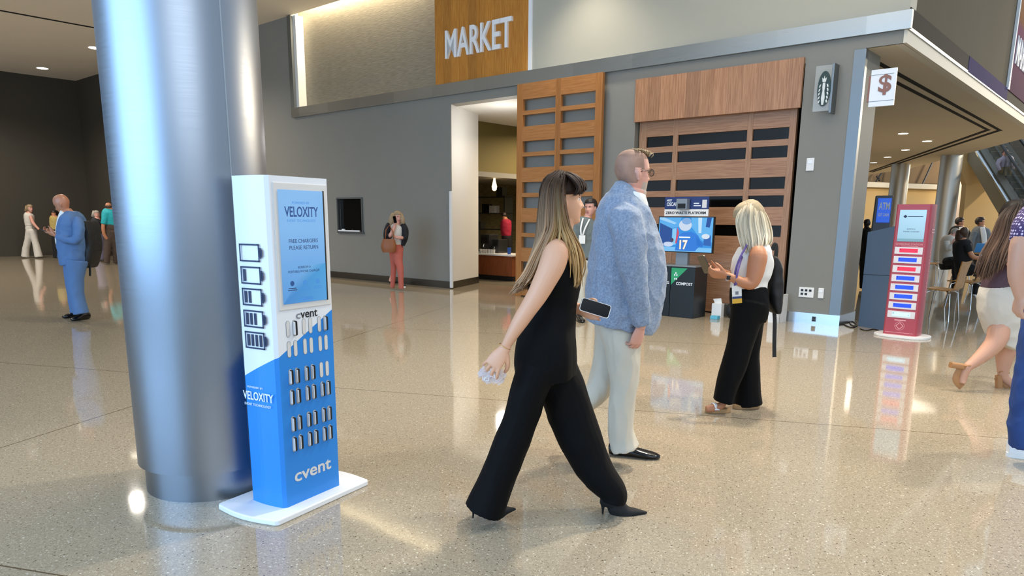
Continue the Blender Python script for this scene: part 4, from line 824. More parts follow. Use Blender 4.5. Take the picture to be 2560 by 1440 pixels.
# ---------------- woman in the black jumpsuit, walking
p = Person('dark haired woman walking in a black sleeveless jumpsuit and black heels', gnd(1395, 1290), 3.56)
p.head(1409, 499, 124, 10, -2, fem=1)
S = p.skin
p.limb(S, [(1412, 548, 25, 0, .052), (1408, 580, 24, 0, .052), (1400, 612, 38, 0, .10)])
arm = [(1393, 612, 20, -.13), (1391, 628, 31, -.165), (1382, 660, 33, -.185), (1363, 700, 29.5, -.20), (1343, 738, 26, -.21), (1319, 775, 22.5, -.215), (1301, 803, 20.5, -.215), (1281, 836, 16, -.21), (1264, 866, 12, -.205, .018)]
p.limb(S, arm)
p.limb(S, [(1400, 612, 22, .12), (1398, 650, 29, .17), (1400, 700, 24, .18), (1405, 745, 21, .16), (1425, 765, 17, .08), (1448, 772, 13, .03)])
p.hand(1261, 872, -.205, (-.56, -.05, -.83), (.25, .95, -.1), True, sc=1.0, curl=(14, 26, 18), spread=30, thumb=(.55, .6))
p.hand(1446, 772, .03, (.85, -.25, -.14), (-.1, -1, .12), False, sc=.95, curl=(6, 30, 40), thumb=(.6, .9), spread=6)
tors = [(1352, 1428, 585, .11), (1348, 1436, 605, .155), (1340, 1441, 635, .165), (1326, 1449, 672, .16), (1320, 1451, 705, .155), (1320, 1446, 735, .14), (1322, 1440, 765, .13), (1316, 1439, 800, .145), (1298, 1440, 840, .17), (1287, 1441, 880, .18), (1286, 1441, 915, .175), (1300, 1440, 950, .15)]
p.torso(S, tors, .86); 
legR = [(1348, 915, 55, -.07, .12), (1322, 980, 46, -.08, .11), (1304, 1040, 45, -.08, .105), (1283, 1095, 45, -.08, .105), (1258, 1160, 44, -.08, .11), (1236, 1215, 45, -.08, .12), (1219, 1256, 49, -.08, .13), (1213, 1273, 51, -.08, .135)]
legF = [(1380, 915, 60, .07, .12), (1405, 975, 60, .07, .115), (1425, 1030, 58, .06, .11), (1446, 1090, 56, .05, .105), (1470, 1142, 50, .05, .105), (1497, 1185, 44, .04, .105), (1522, 1215, 40, .04, .11), (1530, 1232, 38, .04, .11), (1528, 1245, 37, .04, .115)]
p.limb(S, legR, .55); p.limb(S, legF, .55)
p.body(['skin_a', 'lips', 'brow_brown'], .0042, face_zones())
p.eyes((1, .1, -.05))
C_ = MB(); p.torso(C_, tors); p.limb(C_, legR); p.limb(C_, legF)
p.limb(C_, [(1405, 560, 25, 0, .062), (1403, 578, 29, 0, .075), (1398, 600, 42, 0, .13)])
p.cloth('jumpsuit', C_, 'black_crepe', .007, 3, .0055, 9, (1, 1, .35), 3)
def pump(P, toe, ball, heel, dY, hh, wid=.038):
    # toe tip, ball (sole contact), heel-tip pixels
    T, B, Hh = Vector(at(toe[0], toe[1], P.Y+dY)), Vector(at(ball[0], ball[1], P.Y+dY)), Vector(at(heel[0], heel[1], P.Y+dY)); up = Vector((0, 0, 1)); top = Hh+up*hh
    m = MB(); d_ = (B-Hh); d_.z = 0; d_.normalize()
    m.loft([(top-d_*.01+up*.03, .02, .03), (top+d_*.025+up*.022, .034, .040), (top+d_*.065-up*hh*.12+up*.01, .035, .044), (B-d_*.035+up*.060, .038, .050), (B+up*.038+d_*.01, .040, .037), (T*.5+B*.5+up*.022, .028, .021), (T+up*.004, .005, .005)], n=18, up=up, smooth=5)
    m.loft([(top, .012, .014), (top-up*hh*.4+d_*.003, .007, .007), (Hh+up*.002, .0045, .0045)], n=10, up=Vector((0, 1, 0)))
    return m
p.cloth('shoe', pump(p, (1618, 1283), (1560, 1298), (1505, 1297), .04, .085), 'black_suede', .0035, 2)
p.cloth('shoe', pump(p, (1290, 1274), (1240, 1298), (1182, 1297), -.08, .055), 'black_suede', .0035, 2)
hr = MB(); dk, bl = (.030, .014, .009), (.44, .265, .145)
def capfn(th, z, x, y):
    a = abs(math.atan2(math.sin(th), math.cos(th)))
    if z > .12: return .055
    if a < 1.62: return (.045 if z > .10 else -.05)
    return .055 if z > -.42 else -.04
hc = p.haircap(capfn, fem=1); hr.add(hc.v, hc.f, 0, dk+(1,))
gd = [  # guide curves from the parting down the back (near side dY < 0)
    [(1385, 438, -.02), (1360, 470, -.06), (1350, 540, -.08), (1346, 600, -.06), (1335, 650, -.03), (1318, 700, -.02), (1288, 728, 0)],
    [(1395, 433, -.03), (1368, 462, -.09), (1362, 530, -.12), (1360, 590, -.14), (1345, 640, -.12), (1322, 690, -.10), (1300, 720, -.08)],
    [(1405, 432, -.04), (1385, 462, -.11), (1380, 530, -.135), (1376, 575, -.16), (1352, 625, -.15), (1330, 680, -.13), (1316, 700, -.12)],
    [(1412, 432, -.05), (1398, 465, -.12), (1400, 530, -.14), (1404, 570, -.15), (1410, 585, -.16), (1418, 600, -.16), (1424, 640, -.15)],
    [(1416, 433, -.05), (1402, 470, -.12), (1404, 530, -.135), (1412, 574, -.13), (1430, 620, -.15), (1436, 660, -.14), (1438, 700, -.13)],
    [(1418, 434, -.04), (1406, 470, -.11), (1407, 530, -.12), (1419, 578, -.12), (1438, 620, -.13), (1444, 670, -.12), (1442, 720, -.11)],
    [(1420, 436, -.03), (1410, 470, -.10), (1410, 532, -.115), (1425, 580, -.11), (1446, 625, -.11), (1452, 670, -.10), (1436, 715, -.09)]]
strands(hr, p, gd[:3], 230, .0055, dk, bl, 5, 1, .35); strands(hr, p, gd[2:], 150, .0050, dk, (.50, .31, .13), 4, 2, .35)
far = [[(1400, 434, .04), (1365, 470, .09), (1355, 540, .12), (1352, 600, .13), (1340, 650, .12), (1325, 690, .10), (1310, 720, .08)], [(1390, 436, .0), (1356, 480, .02), (1348, 550, .04), (1342, 610, .05), (1328, 660, .04), (1305, 705, .03), (1280, 735, .02)]]
strands(hr, p, far, 120, .006, dk, bl, 4, 5, .3)
bang = [[(1402, 432, -.03), (1420, 440, -.085), (1436, 455, -.10), (1444, 472, -.095), (1434, 490, -.095)], [(1408, 432, 0), (1430, 436, -.05), (1448, 450, -.06), (1457, 468, -.06), (1457, 480, -.06)], [(1412, 432, .05), (1436, 438, .03), (1455, 452, .02), (1462, 466, .01), (1462, 474, .0)]]
strands(hr, p, bang, 120, .0045, dk, (.05, .028, .017), 2.2, 9, .3, mid=(.2, 2))
side_ = [[(1412, 436, -.07), (1406, 470, -.115), (1407, 500, -.12), (1406, 530, -.12), (1413, 570, -.12)], [(1400, 436, -.07), (1408, 470, -.12), (1412, 500, -.125), (1416, 530, -.12), (1424, 570, -.11)]]
strands(hr, p, side_, 60, .0045, dk, (.16, .085, .045), 2, 19, .3)
p.part('hair', hr, 'hair_tint')
mb = MB(); q_ = [Vector(at(1262+14*math.cos(a)*1.0, 866+7*math.cos(a)+3*math.sin(a), 3.355-.025*math.sin(a))) for a in [k*math.pi/8 for k in range(17)]]; p.part('bracelet', mb.tube(q_, .0016, 6), 'gold')
# phone in her hand
def phone(px, py, Y, xdir, normal, L_=.15, W_=.074, mc='phone_white', label='', name='smartphone'):
    x = Vector(xdir).normalized(); n_ = Vector(normal); n_ = (n_-x*n_.dot(x)).normalized(); y = n_.cross(x); mt = Matrix.Identity(4)
    for i in range(3): mt[i][0] = x[i]; mt[i][1] = y[i]; mt[i][2] = n_[i]
    mt.translation = Vector(at(px, py, Y)); t = empty(name, mtx=mt, label=label, cat='phone')
    a, b, r = L_/2, W_/2, .011; out = []
    for cx, cy, s0_ in ((a-r, b-r, 0), (-a+r, b-r, 90), (-a+r, -b+r, 180), (a-r, -b+r, 270)): out += [(cx+r*math.cos(math.radians(s0_+k*18)), cy+r*math.sin(math.radians(s0_+k*18))) for k in range(6)]
    MB().prism(out, -.0045, .0045).build('case', mc, t); MB().prism([(x_*.955, y_*.92) for x_, y_ in out], .0046, .0052).build('display', 'phone_glass', t)
    return t
phone(1488, 770, 3.50, (1, .06, -.30), (.03, -1, .16), .148, .064, label='smartphone in a white case held out by the woman in the black jumpsuit')
# crumpled clear bag with wires in her other hand
def bag_fn(nt, b):
    b.inputs['Base Color'].default_value = lin('#e4d8da'); b.inputs['Roughness'].default_value = .1; b.inputs['Alpha'].default_value = .34; b.inputs['Specular IOR Level'].default_value = 1
node_mat('clear_film', bag_fn)
t = empty('plastic_bag', at(1230, 938, 3.375), label='small crumpled clear plastic bag with white wires dangling from the walking woman', cat='bag')
m = MB(); mp_ = mpp(1230, 938, 3.375); rnd = random.Random(4); vs = []; nu, nv = 22, 16
for j in range(nv):
    for i in range(nu):
        a = 2*math.pi*i/nu; z = (.5-j/(nv-1))*.085; rr = .035*math.sin(math.pi*(j+.7)/(nv+.4))**.5*(1+.35*noise.noise(Vector((math.cos(a)*2.2, math.sin(a)*2.2, j*.45)))); vs.append((rr*1.7*math.cos(a)*(1+.3*noise.noise(Vector((a*3, j*1.1, 2))))+z*-.3, rr*.55*math.sin(a), z*.8+.035*noise.noise(Vector((math.cos(a)*3, math.sin(a)*3, j*.6+9)))))
m.add(vs, [(j*nu+i, j*nu+(i+1) % nu, (j+1)*nu+(i+1) % nu, (j+1)*nu+i) for j in range(nv-1) for i in range(nu)]); m.build('film', 'clear_film', t)
m = MB()
for k in range(2): m.tube([Vector((.03*math.cos(a+k)+.01*math.sin(3*a), -.01+.01*math.sin(2*a+k), .02*math.sin(a*1.7+k)-.005)) for a in [i*.35 for i in range(18)]], .0018, 6)
m.build('white_wire', 'white_gloss', t, smooth=180)
# ---------------- large man in the blue blazer
p = Person('large man in a light blue blazer and khaki trousers walking away', gnd(1580, 1148), 4.48)
p.head(1583, 431, 110, 22, 0, 0)
S = p.skin
p.limb(S, [(1580, 470, 38, 0, .085), (1572, 500, 42, 0, .10), (1566, 530, 50, 0, .12)])
tj = [(1530, 1590, 478, .10), (1509, 1606, 497, .17), (1494, 1618, 520, .21), (1486, 1630, 550, .235), (1480, 1642, 590, .245), (1474, 1656, 630, .25), (1469, 1663, 670, .25), (1466, 1661, 715, .25), (1464, 1656, 755, .25), (1464, 1648, 790, .245), (1466, 1636, 815, .24)]
p.torso(S, tj, .84)
sl = [(1556, 528, 30, -.12), (1563, 556, 44, -.20), (1575, 600, 41, -.25), (1580, 650, 38, -.27), (1587, 700, 31, -.28), (1593, 740, 28, -.28), (1600, 780, 25, -.27), (1606, 810, 22.5, -.26)]
p.limb(S, sl, .62)
p.limb(S, [(1604, 800, 13, -.26), (1601, 822, 12, -.26)])
p.hand(1601, 818, -.26, (-.22, .08, -1), (-.45, .9, .1), True, sc=1.06, curl=(28, 45, 35), spread=6, thumb=(.35, .6))
p.limb(S, [(1560, 540, 24, .17), (1590, 600, 26, .26), (1620, 680, 22, .22), (1640, 740, 17, .14)], .9)
la = [(1552, 812, 60, -.05, .15), (1556, 860, 46, -.10, .13), (1559, 915, 40, -.11, .12), (1559, 965, 35, -.12, .105), (1553, 1020, 34, -.12, .10), (1551, 1065, 31, -.12, .10), (1556, 1100, 34, -.12, .10), (1561, 1121, 37, -.12, .11)]
lb = [(1545, 812, 62, .10, .14), (1528, 870, 44, .14, .12), (1514, 930, 36, .14, .11), (1494, 975, 31, .12, .10), (1462, 1005, 27, .10, .09), (1425, 1030, 25, .08, .09)]
p.limb(S, la, .6); p.limb(S, lb, .6)
def buzz(c):
    if abs(c.y) > .325 and -.22 < c.z < .08 and -.18 < c.x < .04: return 0
    if c.z > .36 and c.x > -.1: return 3
    a = math.atan2(abs(c.y), c.x+.03)
    return 3 if (c.z > .28) or (a > 1.15 and c.z > .05) or (a > 1.6 and c.z > -.24) else (4 if (c.z < -.22 and c.x > .02 and c.x < .42 and a < 1.1) else 0)
mat('beard_grey', '#bda898', .7); mat('blond_curl', '#8f7750', .6)
p.body(['skin_pink', 'lips', 'brow_grey', 'buzz_hair', 'beard_grey'], .005, face_zones(fem=0, hair=buzz))
p.eyes((1, .05, 0))
hr = MB(); rnd = random.Random(3)
for k in range(260):      # short tousled curls on top, longest at the front
    x = rnd.uniform(-.10, .33); y = rnd.gauss(0, .11); z = .5-.9*(x+.05)**2-.8*y*y-.015; L_ = .05+.30*max(0, (x+.02))*rnd.uniform(.7, 1.2)
    q0 = Vector((x, y, z)); a = rnd.uniform(0, 6.28); pts = [q0+Vector((L_*t_*.5+.02*math.cos(a+t_*5), .02*math.sin(a+t_*5), L_*(t_-.35*t_*t_)*1.0)) for t_ in (0, .25, .5, .75, 1)]
    g = rnd.uniform(.7, 1.3); n0 = len(hr.v); hr.tube(pts, [.008, .011, .010, .008, .003], 5, c=(.36*g, .25*g, .14*g, 1))
hr.xf(p.hm); p.part('hair', hr, 'hair_tint')
G = MB()      # glasses
G2 = []
for sg in (-1, 1):
    c = Vector((.40, sg*.145, -.005)); G.tube([c+Vector((.006*math.cos(2*a), .088*math.cos(a), .078*math.sin(a))) for a in [k*math.pi/8 for k in range(17)]], .011, 6)
    G.tube([c+Vector((0, sg*.088, .03)), Vector((.30, sg*.30, .03)), Vector((.05, sg*.345, .02)), Vector((-.06, sg*.345, -.02))], .009, 6)
    m = MB(); m.add([c+Vector((-.003, .08*math.cos(a), .07*math.sin(a))) for a in [k*math.pi/8 for k in range(16)]], [tuple(range(16))]); G2.append(m)
G.tube([(.41, -.06, .01), (.42, 0, .025), (.41, .06, .01)], .010, 6)
t = empty('eyeglasses', p.hm.translation, label='dark rimmed round eyeglasses worn by the man in the blue blazer', cat='eyeglasses'); mat('glasses_rim', '#33261e', .3); mat('lens', '#6a6a60', .05, alpha=.45)
o_ = t.location.copy(); G.xf(p.hm); G.build('rim', 'glasses_rim', t, smooth=180, org=o_)
for m in G2: m.xf(p.hm); m.build('lens', 'lens', t, org=o_)
J_ = MB(); p.torso(J_, tj); p.limb(J_, sl)
p.limb(J_, [(1560, 530, 28, .14), (1590, 575, 38, .24), (1620, 650, 32, .26), (1638, 720, 26, .18)])
p.limb(J_, [(1548, 465, 15, .02, .07), (1553, 485, 36, .0, .13), (1560, 510, 50, 0, .17)])
p.cloth('blazer', J_, 'chambray', .008, 2, .010, 9, (1.25, 1.25, 1.0), 11)
K_ = MB(); p.limb(K_, [(1584, 482, 30, -.01, .105), (1580, 500, 39, -.01, .13), (1578, 520, 44, 0, .14)]); p.cloth('shirt_collar', K_, 'shirt_white', .006, 2)
K_ = MB(); p.limb(K_, la); p.limb(K_, lb); p.cloth('trousers', K_, 'khaki_light', .009, 3, .007, 8, (1.6, 1.6, .7), 5)
K_ = MB()
for q in ((1622, 742, -.262), (1621, 755, -.262), (1620, 768, -.262)): K_.ball(at(q[0]-1, q[1], 4.48+q[2]-.03), .006, 8)
for i, q in enumerate(((1622, 742), (1621, 755), (1620, 768))): b_ = MB(); b_.ball(at(q[0]-2, q[1], 4.48-.29), .007, 8); p.part('cuff_button', b_, 'white_plastic')
def oxford(P, heel, toe, dY, ln=None, h=.07, wd_=.045, m='shoe_black', name='shoe', sole=None):
    A_, B_ = Vector(gnd(*heel)), Vector(gnd(*toe)); A_.z = B_.z = 0; d_ = (B_-A_); L_ = d_.length; d_.normalize(); up = Vector((0, 0, 1)); mb = MB()
    q = lambda t_, z: A_+d_*L_*t_+up*z
    mb.loft([(q(.0, h*.5), wd_*.6, h*.42), (q(.12, h*.52), wd_*.8, h*.52), (q(.35, h*.50), wd_*.85, h*.5), (q(.55, h*.36), wd_*.95, h*.36), (q(.75, h*.28), wd_, h*.28), (q(.92, h*.22), wd_*.75, h*.2), (q(1, h*.17), wd_*.3, h*.10)], n=18, up=up, smooth=4, sq=2.4)
    mb.box(0, 0, 0, 0, 0, 0) if 0 else None
    o = P.cloth(name, mb, m, .004 if P.Y < 7 else .01, 2)
    if sole:
        sb = MB(); n_ = Vector((-d_.y, d_.x, 0)); pts = []
        for k in range(24):
            a = 2*math.pi*k/24; c_, s_ = math.cos(a), math.sin(a); pv = A_+d_*(L_*.5+L_*.52*math.copysign(abs(c_)**.8, c_))+n_*(wd_*(1.02 if c_ > 0 else .85)*math.copysign(abs(s_)**.8, s_)); pts.append((pv.x, pv.y))
        sb.prism(pts, .0, h*.22); s2 = sb.build('sole', sole, P.root, org=P.org)
    return o
oxford(p, (1522, 1136), (1650, 1148), -.12, h=.085, wd_=.05)
# ---------------- blonde woman
p = Person('blonde woman in a white sleeveless top and black trousers looking at her phone', gnd(1845, 1022), 5.76)
p.head(1872, 549, 84, 186, 24, 0, fem=1); S = p.skin
p.limb(S, [(1878, 583, 16, 0, .055), (1882, 605, 18, 0, .065), (1884, 625, 26, 0, .10)])
p.limb(S, [(1893, 622, 17, -.15), (1895, 640, 23, -.18), (1891, 665, 22.5, -.19), (1886, 690, 20, -.20), (1877, 709, 16, -.21), (1855, 705, 13, -.21), (1836, 697, 11, -.20), (1818, 689, 9, -.18, .022)])
p.hand(1816, 689, -.18, (-.95, .1, .12), (.1, .75, .65), False, sc=1.0, curl=(20, 45, 40), thumb=(.5, .7), spread=3)
p.limb(S, [(1870, 625, 18, .16), (1862, 655, 19, .20), (1853, 690, 16, .19), (1830, 690, 11, .10), (1805, 681, 9, .0, .022)])
p.hand(1804, 680, -.01, (-.93, -.25, .05), (.05, -.5, .8), True, sc=.98, curl=(25, 45, 40), thumb=(.5, .7), spread=3)
tt = [(1866, 1908, 606, .09), (1855, 1922, 618, .155), (1842, 1928, 635, .165), (1833, 1931, 655, .165), (1829, 1926, 680, .155), (1829, 1917, 700, .145), (1827, 1913, 722, .145)]
p.torso(S, tt, .85)
la = [(1872, 760, 46, -.05, .15), (1862, 810, 38, -.08, .11), (1850, 860, 33, -.09, .11), (1834, 915, 31, -.10, .11), (1818, 960, 26, -.10, .115), (1807, 1003, 23, -.10, .12)]
lb = [(1878, 760, 42, .06, .15), (1872, 820, 34, .08, .11), (1868, 880, 30, .10, .11), (1868, 940, 31, .10, .115), (1868, 985, 33, .10, .125), (1869, 1010, 35, .10, .13)]
hp = [(1828, 1912, 716, .145), (1827, 1916, 740, .165), (1829, 1920, 770, .175), (1830, 1910, 800, .165)]
p.torso(S, hp, .85); p.limb(S, la, .5); p.limb(S, lb, .5)
p.limb(S, [(1812, 985, 9, -.10), (1808, 1008, 9, -.10), (1795, 1018, 10, -.10), (1778, 1022, 11, -.10, .035), (1765, 1023, 8, -.10, .03)]); p.limb(S, [(1868, 990, 9, .10), (1866, 1008, 9, .10), (1852, 1013, 9, .10), (1838, 1015, 8, .10, .03)])
p.body(['skin_tan', 'lips', 'brow_brown'], .0048, face_zones()); p.eyes((1, 0, -.5))
T_ = MB(); p.torso(T_, tt); p.limb(T_, [(1880, 600, 20, 0, .07), (1884, 614, 30, 0, .11)]); p.cloth('top', T_, 'shirt_white', .007, 3, .005, 9, (1, 1, .8), 2)
T_ = MB(); p.torso(T_, hp); p.limb(T_, la); p.limb(T_, lb); p.cloth('trousers', T_, 'black_crepe', .008, 4, .005, 7, (1.2, 1.2, .5), 8)
hr = MB(); b0, b1 = (.52, .42, .28), (.70, .62, .47)
def capb(th, z, x, y):
    a = abs(math.atan2(math.sin(th), math.cos(th)))
    return .06 if z > .2 or (a > 1.1 and z > -.40) else -.05
h_ = p.haircap(capb, fem=1); hr.add(h_.v, h_.f, 0, (.40, .31, .19, 1))
gd = [[(1872, 508, -.02), (1858, 525, -.07), (1850, 560, -.09), (1858, 600, -.09), (1868, 635, -.10)], [(1878, 506, -.03), (1872, 525, -.10), (1870, 560, -.115), (1876, 600, -.12), (1880, 632, -.13)], [(1884, 507, -.03), (1888, 528, -.09), (1892, 560, -.11), (1896, 590, -.12), (1898, 618, -.15)],
      [(1890, 510, -.02), (1904, 532, -.06), (1912, 565, -.07), (1916, 590, -.08), (1914, 612, -.12)], [(1892, 512, .02), (1912, 540, .02), (1921, 575, .02), (1923, 598, 0), (1920, 612, 0)], [(1890, 512, .05), (1905, 540, .09), (1912, 575, .09), (1914, 598, .1), (1908, 612, .1)]]
strands(hr, p, gd, 420, .0075, b0, b1, 3, 4, .35); strands(hr, p, [[(1868, 512, -.0), (1852, 530, -.05), (1843, 555, -.07), (1850, 590, -.08), (1862, 625, -.10)], gd[0]], 60, .007, b0, b1, 2.5, 14, .3)
p.part('hair', hr, 'hair_tint')
def strap(P, pts, w_, m, name, th=.002, parent=None):
    st = [(Vector(at(x, y, P.Y+d)), w_, th) for x, y, d in pts]; mb = MB(); mb.loft(st, n=8, up=Vector((0, 1, 0)), smooth=4, sq=4); return mb.build(name, m, parent or P.root, smooth=60, org=P.org if parent is None else parent.location)
t = empty('lanyard_badge', at(1842, 735, 5.76-.2), label='purple lanyard with white and gold badge hanging on the blonde woman', cat='badge'); mat('lanyard_purple', '#5c4a8a', .6); mat('badge_gold', '#d8a62c', .5)
class _P: Y = 5.76; org = t.location; root = t
strap(_P, [(1868, 612, -.14), (1852, 640, -.19), (1840, 672, -.20), (1836, 700, -.215), (1838, 714, -.22)], .008, 'lanyard_purple', 'strap'); strap(_P, [(1856, 640, -.10), (1848, 665, -.20), (1842, 690, -.23), (1840, 712, -.23)], .008, 'lanyard_purple', 'strap')
mt = Matrix.Translation((0, 0, 0))@Matrix.Rotation(-.1, 4, 'Y'); m = MB().box(-.036, .036, -.004, 0, -.07, .07); m.xf(mt); m.build('badge_card', 'white_plastic', t); m = MB().box(-.036, .036, -.005, -.004, -.07, -.035); m.xf(mt); m.build('gold_band', 'badge_gold', t); m = MB().box(-.036, .036, -.005, -.004, -.035, -.018); m.xf(mt); m.build('navy_band', 'sign_navy', t); m = MB().box(-.012, .012, -.005, -.004, -.005, .02); m.xf(mt); m.build('printed_mark', 'ink_grey', t)
phone(1761, 661, 5.76-.08, (.45, .1, -.85), (.75, .5, .45), .15, .074, 'steel_dark', 'grey smartphone held in both hands by the blonde woman')
MB_ = MB(); m = MB(); c = Vector(at(1819, 692, 5.58)); m.lathe([(.034, -.012), (.036, 0), (.034, .012)], n=20); m.xf(Matrix.Translation(c)@Matrix.Rotation(math.pi/2-.1, 4, 'Y')@Matrix.Diagonal((.9, .75, 1, 1))); t = empty('wrist_watch', c, label='smart watch with a pale strap on the blonde woman\'s wrist', cat='watch'); mat('watch_band', '#b9b2c2', .5); m.build('band', 'watch_band', t, smooth=60, org=c)
m = MB().box(-.016, .016, -.036, -.028, -.02, .012); m.xf(Matrix.Translation(c)); m.build('watch_face', 'black', t, bevel=.004, org=c)
for heel, toe, dY in (((1826, 1030), (1762, 1032), 0), ((1898, 1020), (1832, 1022), 0)):
    A_, B_ = Vector(gnd(*heel)), Vector(gnd(*toe)); m = MB(); d_ = (B_-A_); n_ = Vector((-d_.y, d_.x, 0)).normalized(); pts = []
    for k in range(24): a = 2*math.pi*k/24; q = A_+d_*(.5+.5*math.cos(a))+n_*.045*math.sin(a); pts.append((q.x, q.y))
    mat('cork', '#a8855c', .8); o_ = m.prism(pts, 0, .035).build('sandal', 'cork', p.root, bevel=.006, org=p.org)
    m = MB(); c = A_+d_*.62; d_.normalize(); m.loft([(c+n_*.048+Vector((0, 0, .03)), .022, .004), (c+n_*.03+Vector((0, 0, .07)), .022, .004), (c-n_*.03+Vector((0, 0, .07)), .022, .004), (c-n_*.048+Vector((0, 0, .03)), .022, .004)], n=10, up=Vector((0, 0, 1)), smooth=4); m.build('sandal_strap', 'white_gloss', p.root, smooth=180, org=p.org)
def backpack(Y, outline, label, depth=.3, straps=(), m='rubber_black'):
    px, py = outline[0][0], outline[0][1]; t = empty('backpack', at(sum(q[0]+q[1] for q in outline)/2/len(outline), sum(q[2] for q in outline)/len(outline), Y), label=label, cat='backpack')
    class Q: pass
    Q.Y = Y; st = []
    for xl, xr, y in outline: x = (xl+xr)/2; st.append((Vector(at(x, y, Y)), (xr-xl)/2*mpp(x, y, Y), depth/2, Vector((1, 0, 0))))
    mb = MB(); mb.loft(st, n=24, smooth=4, sq=3); o = mb.build('pack_body', m, t, org=t.location); bake(o, .012, 3); wrinkle(o, .006, 8, seed=4); o.data.materials.clear(); o.data.materials.append(MATS[m])
    pts = outline[len(outline)//2]; cx = pts[1]
    mb = MB(); mb.loft([(Vector(at((a+b)/2+(b-a)*.32, y, Y)), (b-a)*.22*mpp(a, y, Y), depth*.36, Vector((1, 0, 0))) for a, b, y in outline[len(outline)//2:]], n=20, smooth=3, sq=3); mb.build('front_pocket', m, t, smooth=60, org=t.location)
    for s_ in straps: strap(Q, s_, .016, m, 'strap', .003, t)
    return t
backpack(5.86, [(1918, 1930, 640), (1916, 1944, 658), (1912, 1950, 690), (1912, 1950, 720), (1916, 1946, 755), (1926, 1942, 780)], 'black backpack with a long dangling strap worn by the blonde woman', .30, [[(1935, 775, -.05), (1937, 800, -.05), (1936, 850, -.05), (1936, 893, -.05)], [(1930, 625, -.03), (1938, 610, -.03), (1941, 625, -.03), (1938, 650, -.03)], [(1926, 650, -.16), (1922, 680, -.17), (1914, 710, -.15), (1918, 740, -.12)]])
# ---------------- bald man in the blue suit
mat('suit_blue', '#52739f', .75, bump=.1, bscale=400); 
p = Person('bald man in a bright blue suit standing and looking at his phone', gnd(198, 800), 10.54)
p.head(154, 510, 46, 190, 26); S = p.skin
p.limb(S, [(165, 528, 14, 0, .075), (174, 540, 15, 0, .08), (182, 552, 18, 0, .10)])
tj = [(170, 192, 528, .11), (160, 203, 540, .19), (154, 210, 556, .215), (150, 215, 575, .22), (148, 218, 600, .22), (150, 218, 625, .215), (155, 218, 650, .22), (160, 217, 661, .22)]
p.torso(S, tj, .85)
sl = [(193, 545, 9, -.16), (196, 560, 13, -.21), (197, 580, 13, -.23), (192, 598, 11.5, -.24), (175, 601, 10, -.24), (158, 596, 9, -.20), (144, 590, 8, -.16)]
p.limb(S, sl, .7); p.limb(S, [(146, 591, 5, -.16), (138, 588, 5, -.15)]); p.hand(139, 588, -.15, (-.93, .1, .25), (.2, .6, .8), False, sc=1.05, curl=(20, 45, 40), thumb=(.4, .6), spread=2)
p.hand(136, 582, .05, (-.95, -.1, .2), (.1, -.5, .85), True, sc=1.05, curl=(20, 45, 40), thumb=(.4, .6), spread=2); p.limb(S, [(170, 560, 11, .18), (160, 585, 10, .18), (148, 586, 7, .1), (136, 583, 5, .05)])
la = [(190, 650, 27, -.08, .16), (187, 690, 22, -.10, .12), (190, 725, 18, -.10, .11), (196, 755, 16.5, -.10, .11), (203, 784, 17, -.10, .12)]; lb = [(186, 650, 26, .10, .15), (182, 690, 19, .12, .12), (184, 725, 15, .12, .11), (188, 755, 14, .12, .11), (193, 780, 14, .12, .12)]
p.limb(S, la, .6); p.limb(S, lb, .6)
p.body(['skin_bald', 'lips', 'brow_brown'], .008, face_zones(fem=0)); p.eyes((1, 0, -.5))
T_ = MB(); p.torso(T_, tj); p.limb(T_, sl); p.limb(T_, [(175, 550, 9, .17), (166, 572, 11, .2), (158, 588, 10, .18), (148, 588, 8, .1)]); p.cloth('suit_jacket', T_, 'suit_blue', .011, 3, .008, 8, seed=6)
T_ = MB(); p.limb(T_, la); p.limb(T_, lb); p.cloth('suit_trousers', T_, 'suit_blue', .011, 3, .006, 7, (1.5, 1.5, .6), 9)
T_ = MB(); p.limb(T_, [(168, 531, 15, -.01, .095), (162, 548, 14, -.01, .12), (157, 570, 13, 0, .12), (153, 600, 12, 0, .10), (158, 622, 10, 0, .10)]); p.cloth('shirt', T_, 'shirt_white', .01, 2)
oxford(p, (225, 797), (178, 803), 0, h=.10, wd_=.055); oxford(p, (200, 793), (155, 796), 0, h=.10, wd_=.055)
phone(118, 579, 10.48, (.8, .1, -.25), (.25, .2, .9), .16, .075, 'rubber_black', 'dark smartphone held by the bald man in the blue suit')
backpack(10.66, [(219, 232, 553), (219, 240, 570), (219, 245, 600), (219, 246, 625), (220, 240, 650), (221, 230, 668)], 'black backpack worn by the bald man in the blue suit', .34, [[(224, 660, -.1), (225, 675, -.1), (225, 690, -.1)]])
# ---------------- man with the grey sweater behind
mat('sweater_grey', '#6b7371', .8); mat('trouser_cream', '#cfc8b6', .8)
p = Person('young man in a grey sweater with a lanyard standing between woman and blazer man', gnd(1452, 795), 12.0)
p.head(1476, 519, 40, -125, 4); S = p.skin; p.limb(S, [(1472, 535, 9, 0, .06), (1468, 548, 10, 0, .07), (1464, 560, 16, 0, .1)])
tj = [(1455, 1478, 543, .10), (1440, 1490, 552, .13), (1436, 1492, 575, .15), (1439, 1488, 605, .15), (1442, 1486, 645, .15)]; p.torso(S, tj, .85)
la = [(1455, 650, 17, 0, .15), (1453, 700, 13, -.02, .1), (1452, 750, 11.5, -.02, .1), (1450, 794, 11, -.02, .1)]; lb = [(1474, 650, 17, 0, .15), (1477, 700, 13, .04, .1), (1480, 750, 11, .05, .1), (1482, 790, 11, .05, .1)]
p.limb(S, la, .6); p.limb(S, lb, .6); p.limb(S, [(1442, 560, 7, -.02), (1436, 600, 7, -.02), (1446, 630, 6, -.12), (1455, 632, 5, -.15)])
